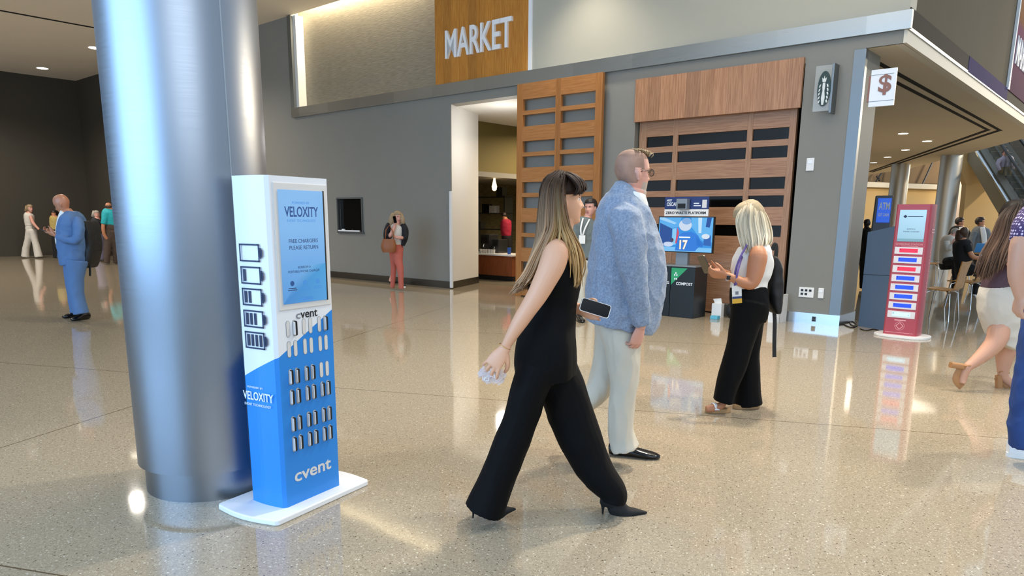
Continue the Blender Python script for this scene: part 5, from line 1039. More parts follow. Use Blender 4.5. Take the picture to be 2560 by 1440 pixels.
p.body(['skin_pink', 'lips', 'brow_brown', 'hair_dark'] if 0 else ['skin_pink', 'lips', 'brow_brown'], .008, face_zones(fem=0)); p.eyes()
T_ = MB(); p.torso(T_, tj); p.limb(T_, [(1444, 556, 8, -.02), (1438, 580, 9, -.02), (1437, 605, 9, -.03), (1446, 630, 8, -.12)]); p.cloth('sweater', T_, 'sweater_grey', .011, 3, .005, 8)
T_ = MB(); p.limb(T_, la); p.limb(T_, lb); p.cloth('trousers', T_, 'trouser_cream', .011, 3, .005, 7)
def cap_short(zf=.2, zb=-.2, o_=.05):
    def f(th, z, x, y):
        a = abs(math.atan2(math.sin(th), math.cos(th))); return o_ if z > zf or (a > 1.15 and z > zb and not (a < 1.9 and z < .05)) else -.05
    return f
mat('hair_dark', '#221712', .5); mat('hair_brown', '#4a3322', .5)
p.part('hair', p.haircap(cap_short(.26, -.2, .075), nz=36, nt_=40), 'hair_dark'); oxford(p, (1442, 799), (1458, 808), 0, h=.10, wd_=.055)
t = empty('lanyard_badge', at(1455, 598, 11.8), label='white badge on a lanyard worn by the young man in grey', cat='badge'); MB().box(-.05, .05, -.004, 0, -.07, .06).build('badge_card', 'white_plastic', t)
class _P: Y = 12.0; org = t.location; root = t
strap(_P, [(1458, 545, -.12), (1452, 570, -.2), (1453, 588, -.2)], .012, 'white_plastic', 'strap'); strap(_P, [(1474, 548, -.12), (1463, 570, -.2), (1457, 588, -.2)], .012, 'white_plastic', 'strap')
# ================================================================ FOOD COURT SIDE
mat('beige_wall', '#cdb07c', .75, var=.04, vscale=.5); mat('lilac_wall', '#a99d97', .8); mat('brown_soffit', '#7d6445', .6, var=.15, vscale=.8); mat('esc_dark', '#23262a', .4); mat('esc_glass', '#3c463f', .08, alpha=.42); mat('esc_steel', '#8b8578', .3, .8); mat('esc_rail', '#15140f', .5)
def slab(name, pix, Y, m, th=.3, **k):      # upright slab whose front face has the given picture outline at distance Y
    pts = [at(x, y, Y) for x, y in pix]; mb = MB().prism([(q[0], q[2]) for q in pts], Y, Y+th, 'y'); return struct(name, mb, m, **k)
slab('wall_court_back', [(2100, 452), (2395, 466), (2395, 640), (2100, 640)], 44, 'beige_wall'); slab('trim_11', [(2100, 452), (2365, 462), (2365, 474), (2100, 465)], 43.6, 'soffit_edge', .3, label='pale ledge along the far beige wall')
slab('wall_court_upper', [(2100, 300), (2600, 300), (2600, 466), (2100, 453)], 45, 'brown_soffit')
for k, (a, b) in enumerate((((2192, 440), (2200, 452)), ((2212, 420), (2190, 455)), ((2306, 462), (2338, 392)), ((2236, 415), (2228, 456)))):
    p0, p1 = Vector(at(*a, 44.6)), Vector(at(*b, 44.6)); struct('trim_%d' % (12+k), MB().loft([(p0, .06, .06), (p1, .06, .06)], n=6, smooth=0), 'esc_dark', label='dark rib of the brown far soffit')
slab('wall_court_side', [(2385, 380), (2420, 380), (2418, 440), (2416, 640), (2385, 640)], 38, 'lilac_wall')
slab('wall_stair', [(2404, 300), (2440, 374), (2560, 590), (2620, 700), (2620, 640), (2400, 640), (2414, 460), (2403, 430)][:1]+[(2436, 374), (2572, 612), (2572, 650), (2398, 650), (2416, 462), (2403, 428)], 29, 'beige_wall')
def far_column(x0, x1, y0, Y, label, base=None):
    a, b = at(x0, y0, Y), at(x1, y0, Y); r = (b[0]-a[0])/2/1.09; steel_column((a[0]+b[0])/2, Y, r, 7.0, label)
far_column(2352, 2401, 420, 27.0, 'farther steel column right of the red kiosk, behind the seated people'); far_column(2225, 2267, 470, 31.0, 'distant steel column directly above the red kiosk')
# escalator
def E3(px, py, Y): return Vector(at(px, py, Y))
T0, B0 = E3(2472, 392, 28.0), E3(2541, 500, 25.3); dv = B0-T0; up = Vector((0, 0, 1)); rt = Vector((.93, .36, 0)).normalized()
t = empty('escalator', (B0.x, B0.y, 0), label='escalator with glass sides and dark steps descending at the upper right', cat='escalator'); og = t.location.copy(); We = 1.05
def bar(a, b, w_, h_): mb = MB(); mb.loft([(a, w_, h_), (b, w_, h_)], n=8, smooth=0, up=up, sq=4); return mb
dn = dv.normalized(); A0 = T0-dn*5.5; A1 = B0+dn*1.6; n_st = 22
for k in range(n_st):
    f0 = k/n_st; P0 = A0+(A1-A0)*f0; hz__ = Vector((dn.x, dn.y, 0)); dz = (A1.z-A0.z)/n_st; run = Vector((A1.x-A0.x, A1.y-A0.y, 0))/n_st; m = MB()
    vs = [P0, P0+rt*We, P0+rt*We+run, P0+run]; m.add([tuple(v) for v in vs]+[tuple(v+up*(dz*2)) for v in vs], [(0, 1, 2, 3), (7, 6, 5, 4), (0, 4, 5, 1), (1, 5, 6, 2), (2, 6, 7, 3), (3, 7, 4, 0)]); m.build('step', 'esc_dark', t, org=og)
    m = MB(); e0 = P0+run; m.loft([(e0+up*.008, .012, .012), (e0+rt*We+up*.008, .012, .012)], n=6, smooth=0); m.build('step_edge', 'esc_steel', t, org=og)
for sd, nm in ((-.08, 'l'), (We+.08, 'r')):
    o_ = rt*sd; m = MB(); lo0, lo1 = A0+o_, A1+o_; q = rt*.01
    m.add([tuple(v) for v in (lo0+up*.1, lo1+up*.1, lo1+up*.92, lo0+up*.92)]+[tuple(v+q) for v in (lo0+up*.1, lo1+up*.1, lo1+up*.92, lo0+up*.92)], [(0, 1, 2, 3), (7, 6, 5, 4), (0, 4, 5, 1), (1, 5, 6, 2), (2, 6, 7, 3), (3, 7, 4, 0)]); m.build('glass_panel', 'esc_glass', t, org=og)
    bar(lo0+up*.96, lo1+up*.96, .04, .035).build('handrail', 'esc_rail', t, org=og); bar(lo0+up*.04-rt*.1*(1 if sd < 0 else -1), lo1+up*.04-rt*.1*(1 if sd < 0 else -1), .16, .10).build('skirt_panel', 'esc_steel', t, org=og)
m = MB(); s1 = rt*-.45; s2 = rt*(We+.3)
cs = [A0+s1-up*.0, A1+s1-up*.0, A1+s1-up*.75, A0+s1-up*.75]; ce = [v-s1+s2 for v in cs]; m.add([tuple(v) for v in cs+ce], [(0, 1, 2, 3), (7, 6, 5, 4), (0, 4, 5, 1), (1, 5, 6, 2), (2, 6, 7, 3), (3, 7, 4, 0)])
mat('esc_casing', '#8d8268', .6); m.build('truss_casing', 'esc_casing', t, org=og)
bar(A0+rt*-.5+up*.02, A1+rt*-.5+up*.02, .05, .05).build('edge_rail', 'chrome', t, org=og)
struct('wall_escalator_back', MB().prism([(21.3, 33), (30, 33), (30, 33.3), (21.3, 33.3)], 0, 9), 'esc_dark')
# chairs
def chair(px, py, z, yaw, label, group, first=[None]):
    if first[0] is None:
        t = empty('cafe_chair', label=label, cat='chair', group=group)
        st = []; m = MB()
        def shell(pts, wf_, th): # pts (x, z) curve, width per point
            n_ = len(pts); vs = []
            for (x, zz), w_ in zip(pts, wf_):
                for s_ in (-1, -.5, 0, .5, 1): vs.append((x-.02*s_*s_*0, s_*w_, zz+.012*s_*s_))
            vs2 = [(x, y, z_-th) for x, y, z_ in vs]; N5 = len(vs); fs = []
            for i in range(n_-1):
                for j in range(4): a = i*5+j; fs += [(a, a+1, a+6, a+5), (N5+a+5, N5+a+6, N5+a+1, N5+a)]
            for i in range(n_-1): a = i*5; fs += [(a, a+5, N5+a+5, N5+a), (a+9, a+4, N5+a+4, N5+a+9)]
            for j in range(4): fs += [(j+1, j, N5+j, N5+j+1), ((n_-1)*5+j, (n_-1)*5+j+1, N5+(n_-1)*5+j+1, N5+(n_-1)*5+j)]
            mb = MB(); mb.add(vs+vs2, fs); return mb
        shell([(.22, .445), (.16, .455), (.05, .45), (-.08, .44), (-.17, .445)], [.19, .205, .205, .20, .19], .014).build('seat', 'wood_chair', t, smooth=50)
        sb = [(-.17, .445), (-.20, .47), (-.215, .55), (-.225, .65), (-.245, .75), (-.27, .86)]; mb = shell(sb, [.19, .185, .17, .165, .175, .20], .0); 
        vs = [(x-(.014 if i >= len(mb.v)//2 else 0), y, z_) for i, (x, y, z_) in enumerate(mb.v)]; mb.v = vs; mb.build('backrest', 'wood_chair', t, smooth=50)
        for sx, sy in ((1, 1), (1, -1), (-1, 1), (-1, -1)): MB().tube([(sx*.10, sy*.12, .43), (sx*.16, sy*.17, .40), (sx*.20, sy*.21, 0)], .010, 8).build('leg', 'chrome', t, smooth=60)
        first[0] = t; q = t
    else:
        q = first[0].copy(); col.objects.link(q)
        for ch in first[0].children: k_ = ch.copy(); col.objects.link(k_); k_.parent = q
    q['label'] = label; q['group'] = group; q.location = (px, py, z); q.rotation_euler = (0, 0, math.radians(yaw)); q.scale = (1.06, 1.06, 1.06); return q
g = gnd(2346, 799); chair(g[0], g[1], 0, 132, 'wooden shell chair with chrome legs nearest to the red kiosk', 'wooden chairs')
g = gnd(2392, 770); chair(g[0]+.1, g[1], 0, 128, 'wooden shell chair just behind and right of the nearest chair', 'wooden chairs')
g = gnd(2398, 715); chair(g[0], g[1]+.2, 0, 20, 'wooden chair under the seated person in black', 'wooden chairs')
g = gnd(2352, 712); chair(g[0], g[1]+.6, 0, -20, 'wooden chair under the grey haired seated man', 'wooden chairs')
def table(x, y, r, label):
    t = empty('cafe_table', (x, y, 0), label=label, cat='table', group='food court tables'); MB().lathe([(r, .715), (r, .74)], n=40).build('tabletop', 'wood_chair' if 'tan' in label else 'rubber_black', t, smooth=40)
    MB().lathe([(.03, .03), (.03, .715)], n=16).build('pedestal', 'chrome', t, smooth=40); MB().lathe([(.24, 0), (.23, .015), (.04, .03)], n=24).build('base', 'chrome', t, smooth=40); return t
g = gnd(2440, 706); T1 = (g[0]+.2, g[1]+.3); table(T1[0], T1[1], .55, 'round tan table with a blue laptop in front of the seated person in black')
g = gnd(2350, 705); table(g[0]-.3, g[1]+1.3, .45, 'dark round table beside the grey haired seated man')
t = empty('laptop', (T1[0]-.1, T1[1]-.05, .742), label='open laptop with a light blue lid on the tan table', cat='laptop'); mat('laptop_blue', '#3f8fd0', .4)
MB().box(-.17, .17, -.12, .12, 0, .018).build('laptop_base', 'trim_steel', t, bevel=.004); m = MB().box(-.17, .17, -.006, .006, 0, .23); m.xf(Matrix.Translation((0, -.11, .018))@Matrix.Rotation(math.radians(18), 4, 'X')); m.build('laptop_lid', 'laptop_blue', t)
# ---------------- smaller figures
def hpx_(h): return h[2]
def figure(label, foot, Y, head, skin, top, tm, legs, lm, arms=(), sleeves=(), hair=None, hands=(), shoes=(), neck=None, v=.012, group=None, hips=None, extra=None, extras=(), footz=0, ground=True):
    if not hips: l = top[-1]; hips = [(l[0], l[1], l[2]-hpx_(head)*.12, l[3]), (l[0]-.5, l[1]+.5, l[2]+hpx_(head)*.35, l[3]), (l[0]+1, l[1]-1, l[2]+hpx_(head)*.65, l[3]*.8)]
    if ground:
        legs = [list(L) for L in legs]
        for L in legs:
            q = L[-1]; y = q[1]
            for _ in range(12): y += at(q[0], y, Y+(q[3] if len(q) > 3 else 0))[2]/mpp(q[0], y, Y)-.035/mpp(q[0], y, Y)
            L[-1] = (q[0], y)+tuple(q[2:])
    f = foot if len(foot) == 3 else gnd(*foot); p = Person(label, (f[0], f[1], footz), Y, group); hx, hy, hh, yaw, pit = head; p.head(hx, hy, hh, yaw, pit, hi=hh > 30); S = p.skin
    x0 = (top[0][0]+top[0][1])/2; y0 = top[0][2]; p.limb(S, [(hx, hy+hh*.32, hh*.24, 0, .055), (x0*.6+hx*.4, y0-(y0-hy)*.25, hh*.25, 0, .06), (x0, y0+hh*.2, hh*.45, 0, .10)])
    p.torso(S, top, .85)
    for L in arms: p.limb(S, L)
    for q in hands: S.add(*(lambda h: (h.v, h.f))(hand_mb(at(q[0], q[1], Y+q[2]), q[3], q[4], q[5], sc=1.05, curl=(20, 40, 30))))
    for L in legs: p.limb(S, L, .62)
    for L in (extra or ()): p.limb(S, L)
    p.body([skin, 'lips', 'brow_brown'], v, face_zones(fem=0))
    T_ = MB(); p.torso(T_, top)
    for L in sleeves: p.limb(T_, L)
    p.cloth('top', T_, tm, v, 2, .006, 8)
    T_ = MB()
    if hips: p.torso(T_, hips)
    for L in legs: p.limb(T_, L)
    p.cloth('trousers', T_, lm, v, 2, .005, 7)
    if hair:
        hm_, kind = hair
        if kind == 'short': hb = p.haircap(cap_short(.24, -.2, .07), nz=26, nt_=28)
        elif kind == 'fringe': hb = p.haircap(lambda th, z, x, y: .03 if (abs(math.atan2(math.sin(th), math.cos(th))) > 1.3 and -.25 < z < .18) else -.05, nz=26, nt_=28)
        else:
            hb = p.haircap(lambda th, z, x, y: .055 if z > .2 or (abs(math.atan2(math.sin(th), math.cos(th))) > 1.3) else -.05, nz=26, nt_=28)
            for L in kind: p.limb(hb, L, n=12)
        p.part('hair', hb, hm_)
    for q in shoes:
        if len(q) == 2: oxford(p, q[0], q[1], 0, h=.09, wd_=.05)
        else: oxford(p, q[0], q[1], 0, h=.09, wd_=.05, m=q[2], sole=q[3])
    for nm, L, m_ in extras: mb = MB(); p.limb(mb, L, n=14); p.part(nm, mb, m_)
    return p
mat('hair_blond', '#9a8262', .5); mat('hair_grey', '#a79d90', .6); mat('navy_cloth', '#12141c', .8); mat('salmon', '#bf6454', .8); mat('white_cloth', '#d5cec2', .8); mat('teal', '#1ba0a8', .75); mat('brown_trouser', '#4b3c30', .8); mat('lavender', '#7d7890', .8)
mat('mustard', '#b09a5a', .8); mat('charcoal', '#24262b', .8); mat('tan_bag', '#8e5226', .5); mat('grey_jacket', '#6c7378', .8); mat('black_cloth', '#0d0d0f', .8); mat('lilac_shirt', '#9a93a3', .8); mat('khaki_dark', '#77684a', .8); mat('red_shirt', '#a31a38', .8)
figure('blonde woman in salmon trousers and black jacket talking on her phone by the wall', (990, 717), 15.55, (995, 543, 28, -60, 5), 'skin_pink', [(984, 1000, 560, .1), (974, 1008, 566, .13), (972, 1009, 585, .14), (975, 1006, 600, .13), (973, 1007, 614, .15)], 'white_cloth',
    [[(993, 622, 16, 0, .15), (996, 650, 11, -.05, .1), (1001, 675, 8, -.1), (1003, 697, 6, -.1)], [(987, 622, 15, 0, .15), (985, 650, 10, .05, .1), (984, 675, 7, .08), (981, 692, 6, .1)]], 'salmon',
    arms=[[(972, 568, 6, -.1), (966, 588, 6, -.12), (976, 588, 5, -.2), (986, 566, 4, -.18), (988, 556, 4, -.17)], [(1010, 570, 5, -.05), (1012, 592, 5, -.1), (1000, 594, 4, -.2), (985, 592, 4, -.2)], [(1003, 690, 4, -.1), (1003, 710, 4, -.1)], [(980, 688, 4, .1), (975, 704, 4, .1)]],
    hair=('hair_blond', [[(984, 535, 6, .0), (980, 550, 8, -.05), (976, 566, 5, -.05)], [(1002, 535, 5, .0), (1006, 550, 6, -.05), (1007, 562, 4, -.05)]]), shoes=[((969, 702), (982, 710)), ((1000, 712), (1012, 718), 'shoe_black', 'white_plastic')],
    extras=[('jacket_sleeve', [(972, 566, 7, -.1), (966, 588, 7.5, -.12), (975, 589, 6.5, -.19)], 'navy_cloth'), ('jacket_sleeve', [(1010, 568, 6.5, -.05), (1012, 592, 7, -.1), (1006, 595, 6, -.17)], 'navy_cloth'), ('jacket', [(975, 560, 8, 0, .1), (970, 575, 10, -.02, .13), (968, 595, 9, -.02, .13), (976, 613, 10, 0, .12)], 'navy_cloth'), ('jacket', [(1006, 560, 7, 0, .1), (1013, 575, 8, 0, .13), (1013, 595, 7, 0, .13), (1007, 613, 5, 0, .12)], 'navy_cloth')])
t = empty('handbag', at(972, 615, 15.32), label='brown leather shoulder bag carried by the woman in salmon trousers', cat='bag')
m = MB(); og_ = t.location; cp_ = Vector(at(972, 616, 15.30)); m.loft([(cp_+Vector((0, 0, .15)), .12, .05, Vector((1, 0, 0))), (cp_+Vector((0, 0, 0)), .16, .08, Vector((1, 0, 0))), (cp_-Vector((0, 0, .12)), .13, .07, Vector((1, 0, 0)))], n=16, sq=3); m.build('bag_body', 'tan_bag', t, smooth=60, org=og_)
m = MB(); m.tube([at(963, 600, 15.3), at(965, 575, 15.27), at(974, 562, 15.37), at(984, 585, 15.27), at(984, 603, 15.3)], .012, 6); m.build('bag_strap', 'tan_bag', t, smooth=180, org=og_)
phone(987, 549, 15.30, (.2, 0, -1), (.6, -.6, 0), .14, .07, 'rubber_black', 'dark phone held to the ear of the woman in salmon trousers')
figure('woman in pale top and wide cream trousers walking along the far left wall', (84, 643), 26.0, (75, 521, 18, -20, 0), 'skin_pink', [(66, 80, 532, .1), (62, 83, 538, .16), (63, 84, 552, .16), (66, 84, 566, .15)], 'white_cloth',
    [[(76, 575, 10, 0, .16), (70, 600, 7.5, 0, .12), (65, 620, 7.5, 0, .12), (63, 640, 8.5, 0, .14)], [(80, 575, 10, 0, .16), (87, 600, 7.5, 0, .12), (92, 620, 8, 0, .12), (97, 641, 9, 0, .14)]], 'white_cloth',
    arms=[[(76, 540, 4, -.15), (82, 556, 4, -.2), (92, 568, 3, -.2), (98, 574, 3, -.2)]], hair=('hair_blond', [[(68, 515, 4, 0), (65, 528, 4, 0)]]), v=.02, group=None)
figure('woman in mustard top and dark trousers standing behind the bald man', (140, 643), 25.6, (135, 535, 17, -90, 0), 'skin_tan', [(128, 148, 541, .12), (125, 150, 548, .15), (126, 150, 562, .15), (128, 151, 574, .14)], 'mustard',
    [[(139, 580, 10, 0, .15), (139, 610, 8, 0, .12), (140, 640, 6, 0, .1)], [(146, 580, 9, 0, .15), (147, 610, 7, 0, .12), (147, 640, 6, 0, .1)]], 'black_cloth', hair=('hair_dark', [[(138, 528, 8, .1), (132, 545, 7, .1), (129, 560, 4, .1)]]), v=.02)
figure('grey haired woman in a dark top and pale lavender skirt beside the backpack', (250, 641), 25.0, (242, 536, 18, -50, 0), 'skin_pink', [(236, 250, 545, .12), (229, 254, 552, .17), (230, 254, 566, .16), (233, 255, 584, .15)], 'charcoal',
    [[(247, 588, 11, 0, .18), (248, 610, 11, 0, .2), (250, 636, 12, 0, .22)]], 'lavender', hair=('hair_grey', [[(237, 528, 5, 0), (233, 542, 5, 0)]]), shoes=[((243, 641), (250, 645)), ((252, 641), (259, 645))], v=.02)
figure('balding man in a teal polo shirt seen from behind next to the steel column', (272, 655), 23.0, (272, 518, 22, 100, 0), 'skin_tan', [(266, 284, 522, .1), (258, 291, 528, .18), (256, 294, 540, .2), (258, 293, 562, .18)], 'teal',
    [[(276, 575, 15, 0, .17), (270, 610, 9, -.05, .12), (267, 648, 6, -.1, .1)], [(284, 575, 12, 0, .17), (289, 610, 8, .1, .12), (290, 645, 6, .2, .1)]], 'brown_trouser', arms=[[(262, 545, 5, -.2), (258, 565, 4.5, -.25), (260, 585, 4, -.22), (268, 598, 3.5, -.15)]],
    sleeves=[[(266, 532, 8, -.15), (261, 548, 7, -.22), (259, 560, 7, -.24)]], hair=('hair_brown', 'fringe'), shoes=[((272, 657), (252, 654)), ((290, 653), (300, 655))], v=.02)
figure('person in dark clothes mostly hidden by the steel column', (296, 652), 24.9, (297, 522, 19, 0, 0), 'skin_tan', [(290, 304, 533, .1), (286, 308, 540, .17), (287, 308, 560, .17), (288, 307, 580, .16)], 'black_cloth', [[(294, 585, 9, 0, .15), (293, 620, 7, 0, .1), (293, 648, 6, 0, .1)], [(301, 585, 9, 0, .15), (301, 620, 7, 0, .1), (300, 648, 6, 0, .1)]], 'black_cloth', hair=('hair_dark', 'short'), v=.025)
# food court people
figure('man in a black suit and white shirt standing behind the seated people', (2400, 660), 21.5, (2400, 556, 23, -15, 0), 'skin_tan', [(2392, 2410, 566, .1), (2378, 2420, 573, .2), (2375, 2421, 590, .22), (2380, 2418, 612, .2)], 'black_cloth',
    [[(2392, 622, 12, 0, .17), (2390, 650, 9, 0, .12), (2388, 672, 8, 0, .1)], [(2406, 622, 12, 0, .17), (2408, 650, 9, 0, .12), (2409, 672, 8, 0, .1)]], 'black_cloth', sleeves=[[(2416, 578, 7, -.2), (2422, 590, 7, -.25), (2416, 598, 6, -.35), (2408, 596, 5, -.4)], [(2381, 580, 8, -.1), (2376, 600, 7, -.1), (2378, 620, 6, -.1)]],
    extras=[('shirt_front', [(2402, 568, 4, -.2, .03), (2403, 580, 5, -.245, .03), (2403, 592, 3, -.24, .03)], 'shirt_white')], hair=('hair_dark', 'short'), v=.018)
figure('man in a grey jacket and white shirt standing by the beige wall', (2452, 662), 20.5, (2451, 556, 24, -20, 0), 'skin_tan', [(2445, 2462, 566, .1), (2434, 2470, 574, .2), (2430, 2474, 592, .21), (2428, 2474, 620, .2), (2430, 2473, 632, .2)], 'grey_jacket',
    [[(2446, 632, 12, 0, .17), (2444, 655, 9, 0, .12), (2442, 678, 8, 0, .1)], [(2460, 632, 12, 0, .17), (2462, 655, 9, 0, .12), (2464, 678, 8, 0, .1)]], 'charcoal', sleeves=[[(2436, 580, 8, -.15), (2430, 600, 7, -.18), (2426, 618, 6, -.2)], [(2468, 580, 7, -.1), (2474, 600, 7, -.12), (2476, 615, 6, -.12)]],
    extras=[('shirt_front', [(2456, 568, 5, -.19, .03), (2459, 585, 7, -.23, .03), (2461, 612, 6, -.22, .03)], 'shirt_white')], hair=('hair_dark', 'short'), v=.018)
figure('grey haired man in a white shirt seated at the dark table', (2365, 700), 17.0, (2387, 583, 22, -10, 35), 'skin_pink', [(2370, 2385, 590, .1), (2359, 2390, 597, .2), (2354, 2388, 615, .2), (2352, 2385, 640, .18), (2352, 2386, 658, .18)], 'white_cloth',
    [[(2365, 655, 11, -.1, .1), (2385, 652, 9, -.35, .09), (2388, 675, 7, -.4), (2386, 702, 6, -.4)], [(2368, 655, 11, .1, .1), (2390, 653, 9, -.2, .09), (2393, 680, 7, -.25), (2392, 705, 6, -.25)]], 'black_cloth', sleeves=[[(2366, 605, 8, -.2), (2370, 622, 7, -.3), (2384, 612, 6, -.35)]], arms=[[(2380, 614, 4, -.35), (2388, 598, 4, -.3)]], hair=('hair_grey', 'short'), v=.016)
figure('person with brown hair in black clothes seated at the tan table', (2420, 705), 15.5, (2410, 583, 26, 40, 10), 'skin_tan', [(2396, 2415, 598, .1), (2388, 2424, 606, .2), (2386, 2428, 625, .2), (2388, 2428, 650, .17), (2392, 2428, 672, .19)], 'black_cloth',
    [[(2412, 672, 13, -.05, .12), (2440, 674, 11, -.2, .1), (2450, 685, 8, -.2), (2438, 712, 7, -.2)], [(2412, 674, 12, .12, .12), (2440, 676, 10, .15, .1), (2446, 695, 7, .15), (2432, 718, 6, .15)]], 'black_cloth', sleeves=[[(2418, 612, 9, -.2), (2424, 630, 8, -.25)]],
    arms=[[(2424, 628, 6, -.25), (2432, 642, 5.5, -.3), (2448, 645, 5, -.3), (2462, 642, 4, -.25)]], hair=('hair_brown', [[(2404, 575, 11, .05), (2402, 595, 13, .05), (2402, 612, 8, .05)]]), shoes=[((2424, 722), (2442, 722), 'white_gloss', 'white_plastic')], v=.014)
ep = E3(2507, 470, 27.2)
figure('man in a lilac shirt and khaki trousers standing on the escalator', (ep.x, ep.y, 0), 26.6, (2513, 383, 17, -95, 0), 'skin_pink', [(2507, 2520, 389, .1), (2497, 2531, 396, .18), (2499, 2529, 408, .18), (2500, 2528, 418, .17)], 'lilac_shirt',
    [[(2507, 424, 9, 0, .16), (2506, 445, 7, 0, .12), (2505, 470, 6, 0, .1)], [(2519, 424, 9, 0, .16), (2519, 445, 7, 0, .12), (2518, 470, 6, 0, .1)]], 'khaki_dark', sleeves=[[(2500, 398, 5, -.05), (2494, 412, 4.5, -.1), (2500, 426, 4, -.15)], [(2529, 398, 5, -.05), (2534, 412, 4.5, -.1), (2532, 424, 4, -.15)]],
    extras=[('bag_strap', [(2524, 388, 1.2, -.19, .01), (2527, 402, 1.2, -.2, .01), (2528, 425, 1.2, -.2, .01)], 'black_cloth')], hair=('hair_brown', 'short'), v=.02, ground=False)
figure('dark figure standing behind the cash machine totem', (2165, 700), 16.5, (2167, 559, 20, 90, 0), 'hair_dark', [(2160, 2174, 570, .1), (2152, 2182, 578, .18), (2152, 2182, 600, .2), (2154, 2180, 640, .18)], 'black_cloth', [[(2160, 645, 10, 0, .15), (2158, 680, 8, 0, .1), (2157, 715, 7, 0, .1)], [(2173, 645, 10, 0, .15), (2172, 680, 8, 0, .1), (2172, 715, 7, 0, .1)]], 'black_cloth', hair=('hair_dark', 'short'), v=.02)
# ---------------- woman in white skirt and the man at the right edge
mat('plum', '#4f3640', .7); mat('skirt_white', '#c9c2b6', .85, bump=.25, bscale=250); mat('sandal_tan', '#a8794e', .5); mat('skin_warm', '#c4957c', .5)
p = Person('dark haired woman in a plum top, pale knee length skirt and block heel sandals', gnd(2505, 975), 6.57); p.head(2545, 550, 88, 15, 0, fem=1); S = p.skin
p.limb(S, [(2545, 585, 18, 0, .055), (2540, 610, 19, 0, .06), (2532, 640, 30, 0, .1)])
tt = [(2500, 2562, 612, .12), (2486, 2572, 640, .16), (2474, 2572, 680, .165), (2462, 2560, 710, .16), (2458, 2558, 722, .165)]; p.torso(S, tt, .85)
ll = [[(2505, 800, 30, -.05, .1), (2492, 848, 24, -.08), (2468, 878, 20, -.08), (2436, 905, 14, -.08), (2418, 920, 11, -.08), (2408, 945, 10, -.08, .03), (2404, 958, 8, -.08, .035)], [(2525, 800, 32, .08, .1), (2516, 860, 26, .08), (2511, 900, 19, .08), (2508, 935, 12, .08), (2520, 952, 11, .08), (2545, 968, 10, .08, .035), (2558, 974, 8, .08, .035)]]
for L in ll: p.limb(S, L)
p.limb(S, [(2510, 640, 15, -.16), (2500, 690, 14, -.2), (2505, 740, 11, -.2), (2530, 770, 9, -.2)] if 0 else [(2550, 640, 15, .16), (2575, 690, 13, .2), (2590, 740, 11, .1)]); p.limb(S, [(2518, 630, 16, -.15), (2540, 665, 16, -.2), (2570, 700, 13, -.22), (2600, 720, 10, -.2)])
p.body(['skin_warm', 'lips', 'brow_brown'], .006, face_zones())
T_ = MB(); p.torso(T_, tt); p.cloth('top', T_, 'plum', .008, 3, .005, 8)
T_ = MB(); p.torso(T_, [(2462, 2560, 712, .165), (2453, 2566, 735, .185), (2452, 2572, 765, .19), (2464, 2574, 805, .17), (2475, 2566, 840, .15), (2480, 2535, 864, .13)]); p.cloth('skirt', T_, 'skirt_white', .009, 3, .006, 8)
hr = MB(); h_ = p.haircap(lambda th, z, x, y: .08 if z > .2 or abs(math.atan2(math.sin(th), math.cos(th))) > 1.1 else -.05, fem=1); hr.add(h_.v, h_.f, 0, (.012, .009, .008, 1))
strands(hr, p, [[(2540, 508, 0), (2505, 540, -.05), (2488, 590, -.08), (2462, 640, -.08), (2448, 682, -.05)], [(2550, 505, -.05), (2520, 540, -.14), (2505, 590, -.17), (2480, 640, -.18), (2462, 700, -.15)], [(2555, 505, -.05), (2545, 540, -.15), (2530, 590, -.18), (2515, 630, -.19), (2500, 670, -.18)], [(2560, 505, 0), (2562, 540, -.12), (2555, 590, -.15), (2548, 620, -.16), (2545, 640, -.16)]], 330, .010, (.014, .009, .007), (.12, .07, .045), 5, 6, .4); p.part('hair', hr, 'hair_tint')
for A_, B_, hl in (((2396, 903), (2404, 962), (2385, 915)), ((2495, 935), (2560, 978), (2497, 962))):
    m = MB(); dYs = -.08 if hl[0] < 2400 else .08; a, b = Vector(at(*A_, 6.57+dYs)), Vector(at(*B_, 6.57+dYs))
    if hl[0] < 2400: a = Vector(at(2408, 912, 6.49)); b = Vector(at(2407, 965, 6.49)); hb = [Vector(at(2418, 918, 6.49)), Vector(at(2376, 912, 6.49))]; mid = Vector(at(2390, 945, 6.49))
    else: a = Vector(at(2492, 940, 6.65)); b = Vector(at(2560, 979, 6.65)); hb = [Vector(at(2497, 938, 6.65)), Vector(at(2497, 973, 6.65))]; mid = Vector(at(2525, 968, 6.65))
    m.loft([(a, .035, .008), (mid, .035, .008), (b, .042, .008)], n=14, smooth=4); m.build('sandal_sole', 'sandal_tan', p.root, smooth=60, org=p.org)
    m = MB(); m.loft([(hb[0], .026, .028), (hb[1], .026, .028)], n=14, smooth=0, sq=4); m.build('block_heel', 'sandal_tan', p.root, smooth=40, org=p.org)
    cx, cy = (2421, 918) if hl[0] < 2400 else (2510, 932); m = MB(); m.tube([at(cx+13*math.cos(k*math.pi/8), cy+4*math.sin(k*math.pi/8), 6.57+dYs+.04*math.sin(k*math.pi/8)) for k in range(17)], .006, 6); m.build('ankle_strap', 'sandal_tan', p.root, smooth=180, org=p.org)
